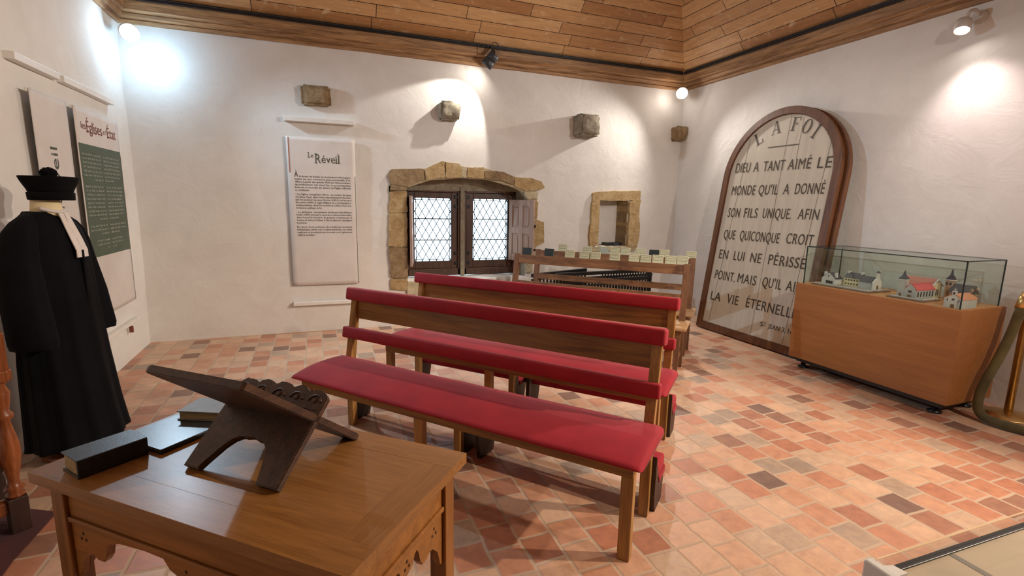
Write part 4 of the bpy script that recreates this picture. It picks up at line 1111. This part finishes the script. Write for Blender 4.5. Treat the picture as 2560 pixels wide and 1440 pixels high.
prism(bm, [(.012, L2-.072), (W2-.012, L2-.072), (W2-.012, L2-.064), (.012, L2-.064)], .0105, .0135, m)
build('carving', bm, 'stand', t)
m, L1 = board_m(.326, .006, -.078, .318)     # board 1: feet behind, plain leaf towards the camera
foot = [(0, 0), (.055, 0), (.075, .05), (.11, .10), (.167, .12), (.224, .10), (.26, .05), (.28, 0), (W2, 0)]
bm = nb(); prism(bm, foot+[(W2, L1-.004), (W2-.01, L1), (.01, L1), (0, L1-.004)], -.011, .011, m, .003); build('plain_board', bm, 'stand', t)

# books on the table
def book(name, label, a, b, rz, z, L, Wd, T, cover, spine_side=-1):
    """L along local x, Wd along local y; spine on the side y = spine_side"""
    t = thing(name, label, 'book', tp(a, b, z), rz, 'old books on the oak table')
    c = .004
    bm = nb(); box(bm, 0, L, 0, Wd, 0, c, .001); box(bm, 0, L, 0, Wd, T-c, T, .001); build('cover', bm, cover, t)
    bm = nb(); y = 0 if spine_side < 0 else Wd
    ys = [(-.004, .004) if spine_side < 0 else (Wd-.004, Wd+.004)][0]
    box(bm, 0, L, ys[0], ys[1], .0, T, .0035); build('spine', bm, cover, t)
    bm = nb(); box(bm, .005, L-.005, .004 if spine_side < 0 else .006, Wd-.006 if spine_side < 0 else Wd-.004, c, T-c); build('page_block', bm, 'pages', t)
    return t
P0 = tp(-.205, -.149); P1 = tp(-.176, .014); rz = math.atan2((P1-P0).y, (P1-P0).x)
tb = book('thick_book', 'thick old black book lying at the left corner of the table', -.205, -.149, rz, TZ+.001, .168, .098, .052, 'black_leather')
P0 = tp(-.144, .02); P1 = tp(-.135, .175); rz = math.atan2((P1-P0).y, (P1-P0).x)
book('thin_book', 'wide thin worn black book lying flat under the grey book on the table', -.138, .025, rz, TZ+.001, .20, .20, .014, 'thin_cover')
P0 = tp(-.303, .19); P1 = tp(-.165, .232); rz = math.atan2((P1-P0).y, (P1-P0).x)
book('grey_book', 'grey cloth covered book lying on the thin book behind the book rest', -.285, .185, rz, TZ+.0155, .145, .12, .032, 'grey_cover', 1)

# ------------------------------------------------------------------ clergy robe on a stand and its cap
RX, RY = -1.385, 3.515; RA = math.radians(-14)
t = thing('clergy_robe', 'long black pastoral robe with white bands on a dummy at the left', 'robe', (RX, RY, 0), RA)
def ring(z, rx, ry, cx=0, cy=0, folds=0, ph=0, n=72):
    out = []
    for k in range(n):
        a = 2*PI*k/n; f = 1+folds*math.sin(11*a+ph)+folds*.5*math.sin(23*a+1.3*ph)
        out.append((cx+rx*f*math.cos(a), cy+ry*f*math.sin(a), z))
    return out
bm = nb()
prof_ = [(.10, .215, .265, .02, .045), (.13, .21, .26, .02, .045), (.3, .195, .25, .01, .04), (.6, .175, .235, .0, .035), (.9, .155, .22, .0, .025), (1.1, .142, .215, .0, .015), (1.22, .135, .215, -.005, .008), (1.31, .118, .20, -.012, .003), (1.37, .095, .155, -.016, 0), (1.395, .080, .115, -.018, 0), (1.41, .074, .095, -.022, 0)]
loft(bm, [ring(z, rx, ry, cx, 0, fo, .6+z*.5) for z, rx, ry, cx, fo in prof_], True, True); build('gown', bm, 'robe', t, smooth=True)
for s, nm in ((1, 'l'), (-1, 'r')):
    bm = nb(); R_ = []; dy = -.055 if s > 0 else .025
    for z, rx, ry, cy, cx in ((.71, .10, .085, .245, .05), (.74, .105, .09, .245, .05), (.95, .098, .088, .24, .03), (1.15, .088, .08, .22, .01), (1.25, .080, .074, .20, 0), (1.31, .070, .066, .178, -.005), (1.355, .054, .058, .145, -.01), (1.385, .036, .048, .11, -.014), (1.40, .018, .03, .09, -.016)):
        R_.append([(cx+rx*(1+.04*math.sin(7*2*PI*k/40))*math.cos(2*PI*k/40), s*(cy+dy*min(1, (1.38-z)/.2))+ry*math.sin(2*PI*k/40), z) for k in range(40)])
    loft(bm, R_, True, True); build('sleeve', bm, 'robe', t, smooth=True)
bm = nb(); box(bm, .150, .158, -.008, .008, .2, 1.2, .002); build('front_edging', bm, 'velvet', t)
bm = nb(); lathe(bm, [(.074, 1.36), (.068, 1.42), (.060, 1.49), (.03, 1.495)], 28); build('dummy_neck', bm, 'skin_cloth', t)
bm = nb()
def frontx(z): return .135 if z < 1.22 else .135-(z-1.22)*.36
for s in (-1, 1):
    R_ = []
    for z in (1.405, 1.37, 1.32, 1.26, 1.20, 1.16):
        x = frontx(z)+.006+(.012 if z < 1.25 else .006); y = s*(.019 if z > 1.3 else .022); hw = .017 if z > 1.33 else .021
        R_.append([(x-.003, y-hw, z), (x+.002, y-hw, z), (x+.002, y+hw, z), (x-.003, y+hw, z)])
    loft(bm, R_, True, True, smooth=False)
build('white_bands', bm, 'white_linen', t)
bm = nb(); tube(bm, [(.066*math.cos(a), .074*math.sin(a), 1.435-.025*math.cos(a)) for a in [(-1.3+2.6*k/24) for k in range(25)]], .010, 8); build('white_collar', bm, 'white_linen', t)
bm = nb(); lathe(bm, [(.16, 0), (.165, .01), (.16, .028), (.03, .035), (.02, .05), (.02, 1.3)], 32); build('stand', bm, 'turned', t)
bm = nb(); lathe(bm, [(.016, 0), (.02, .012), (.012, .03)], 12, Matrix.Translation((.215, -.02, .02))); build('stand_foot', bm, 'turned', t)
t = thing('clergy_hat', 'black flared velvet hat with pompom resting on the robe dummy', 'hat', (RX+.026, RY+.010, 1.472), RA)
bm = nb()
def sq(z, r, p=3.2, n=56):
    out = []
    for k in range(n):
        a = 2*PI*k/n+.3; c, s = math.cos(a), math.sin(a); q = (abs(c)**p+abs(s)**p)**(-1/p); out.append((r*q*c, r*q*s, z))
    return out
loft(bm, [sq(0, .092, 2.3), sq(.002, .096, 2.3), sq(.042, .098, 2.3), sq(.043, .090, 2.3)], True, True); build('head_band', bm, 'velvet', t, smooth=True)
bm = nb(); loft(bm, [sq(.040, .089, 2.4), sq(.06, .094, 2.6), (sq(.10, .108, 3)), sq(.124, .114, 3.2), sq(.128, .111, 3.2), sq(.124, .08, 3), sq(.124, .02, 2)], True, True); build('crown', bm, 'velvet', t, smooth=True)
bm = nb()
rn = random.Random(3)
tb_ = bmesh.new(); bmesh.ops.create_icosphere(tb_, subdivisions=4, radius=1)
for v in tb_.verts:
    k = 1+.18*noise.noise(v.co*5); v.co = Vector((v.co.x*.037*k, v.co.y*.037*k, .147+v.co.z*.030*k))
merge(bm, tb_); build('pompom', bm, 'velvet', t)

# ------------------------------------------------------------------ turned wooden piece at the left edge, with carpet
t = thing('turned_armchair', 'turned walnut armchair cut off by the left edge, before the black robe', 'chair', (-1.31, 2.70, 0), math.radians(35))
def turned(h0, h1):
    H = h1-h0
    pr = [(.030, 0), (.034, .02), (.022, .04), (.036, .07), (.024, .10), (.020, .14), (.030, .24), (.040, .36), (.040, .44), (.028, .56), (.020, .64), (.034, .67), (.034, .70), (.022, .73), (.030, .80), (.034, .88), (.022, .94), (.034, .97), (.034, 1)]
    return [(r*1.0, h0+z*H) for r, z in pr]
for x, y in ((0, 0), (-.40, 0), (0, -.14), (-.40, .40), (0, .40)):
    if y == -.14: continue
    bm = nb(); lathe(bm, turned(.17, .72), 22, Matrix.Translation((x, y, 0)))
    build('turned_post', bm, 'turned', t)
    bm = nb(); box(bm, x-.035, x+.035, y-.035, y+.035, .72, .88 if y else .92, .004); build('block', bm, 'turned', t)
    bm = nb(); box(bm, x-.034, x+.034, y-.034, y+.034, 0.008, .17, .004); build('foot', bm, 'dark_support', t)
for a in ((-.43, .03, -.045, .045, .705, .755), (-.43, .03, .36, .44, .705, .755), (-.045, .045, -.02, .42, .705, .755), (-.445, -.355, -.02, .42, .705, .755)):
    bm = nb(); box(bm, *a, .006); build('arm_rail', bm, 'turned', t)
bm = nb(); box(bm, -.42, .02, -.01, .42, .30, .34, .006); build('seat', bm, 'dark_support', t)
bm = nb(); box(bm, -.42, .02, -.02, .02, .10, .16, .006); build('stretcher', bm, 'turned', t)
t = thing('carpet', 'dark red carpet on the tiles at the lower left edge', 'carpet', (0, 0, 0))
bm = nb(); prism(bm, [(-1.66, 1.9), (-1.20, 1.98), (-1.235, 2.46), (-1.22, 2.80), (-1.62, 3.02)], .001, .008); build('pile', bm, 'carpet', t)

# ------------------------------------------------------------------ low display table with acrylic guard at the right foreground
t = thing('display_table', 'beige topped display table with a clear guard pane at the lower right', 'display table', (1.154, .622, 0), math.radians(-1.5))
LX, DY = .95, .55; ZD = .70
bm = nb(); box(bm, 0, LX, -DY, -.004, ZD-.03, ZD, .001); build('table_board', bm, 'case_board', t)
bm = nb()
vs = [bm.verts.new(p) for p in ((.205, -.006, ZD+.0006), (.222, -.006, ZD+.0006), (.222, -.54, ZD+.0006), (.205, -.54, ZD+.0006))]; bm.faces.new(vs)
rect(bm, 0, LX, -.30, -.285, ZD+.0006)
build('printed_joint', bm, 'case_line', t)
bm = nb(); box(bm, -.005, LX, -.012, .004, ZD-.03, ZD+.004, .001); build('gasket', bm, 'black_paint', t)
bm = nb(); box(bm, -.02, LX, .004, .0075, ZD-.02, ZD+.032); build('guard_pane', bm, 'clear_glass', t)
bm = nb(); box(bm, -.02, LX, .004, .0075, ZD+.032, ZD+.0324); build('pane_edge', bm, 'bright_edge', t)
bm = nb(); box(bm, -.045, -.02, -DY, .018, ZD-.10, ZD+.030, .005); build('side_rail', bm, 'white_paint', t)
bm = nb(); prism(bm, [(-.02, -.03), (.03, -.03), (.025, -.002), (.005, .003), (-.02, .003)], ZD+.0, ZD+.012); build('corner_bracket', bm, 'white_paint', t)
bm = nb(); box(bm, .0, LX-.05, -DY+.05, -.05, .03, ZD-.03, .003); build('body', bm, 'white_paint', t)
bm = nb(); box(bm, .03, LX-.08, -DY+.08, -.08, 0, .03); build('base', bm, 'black_paint', t)
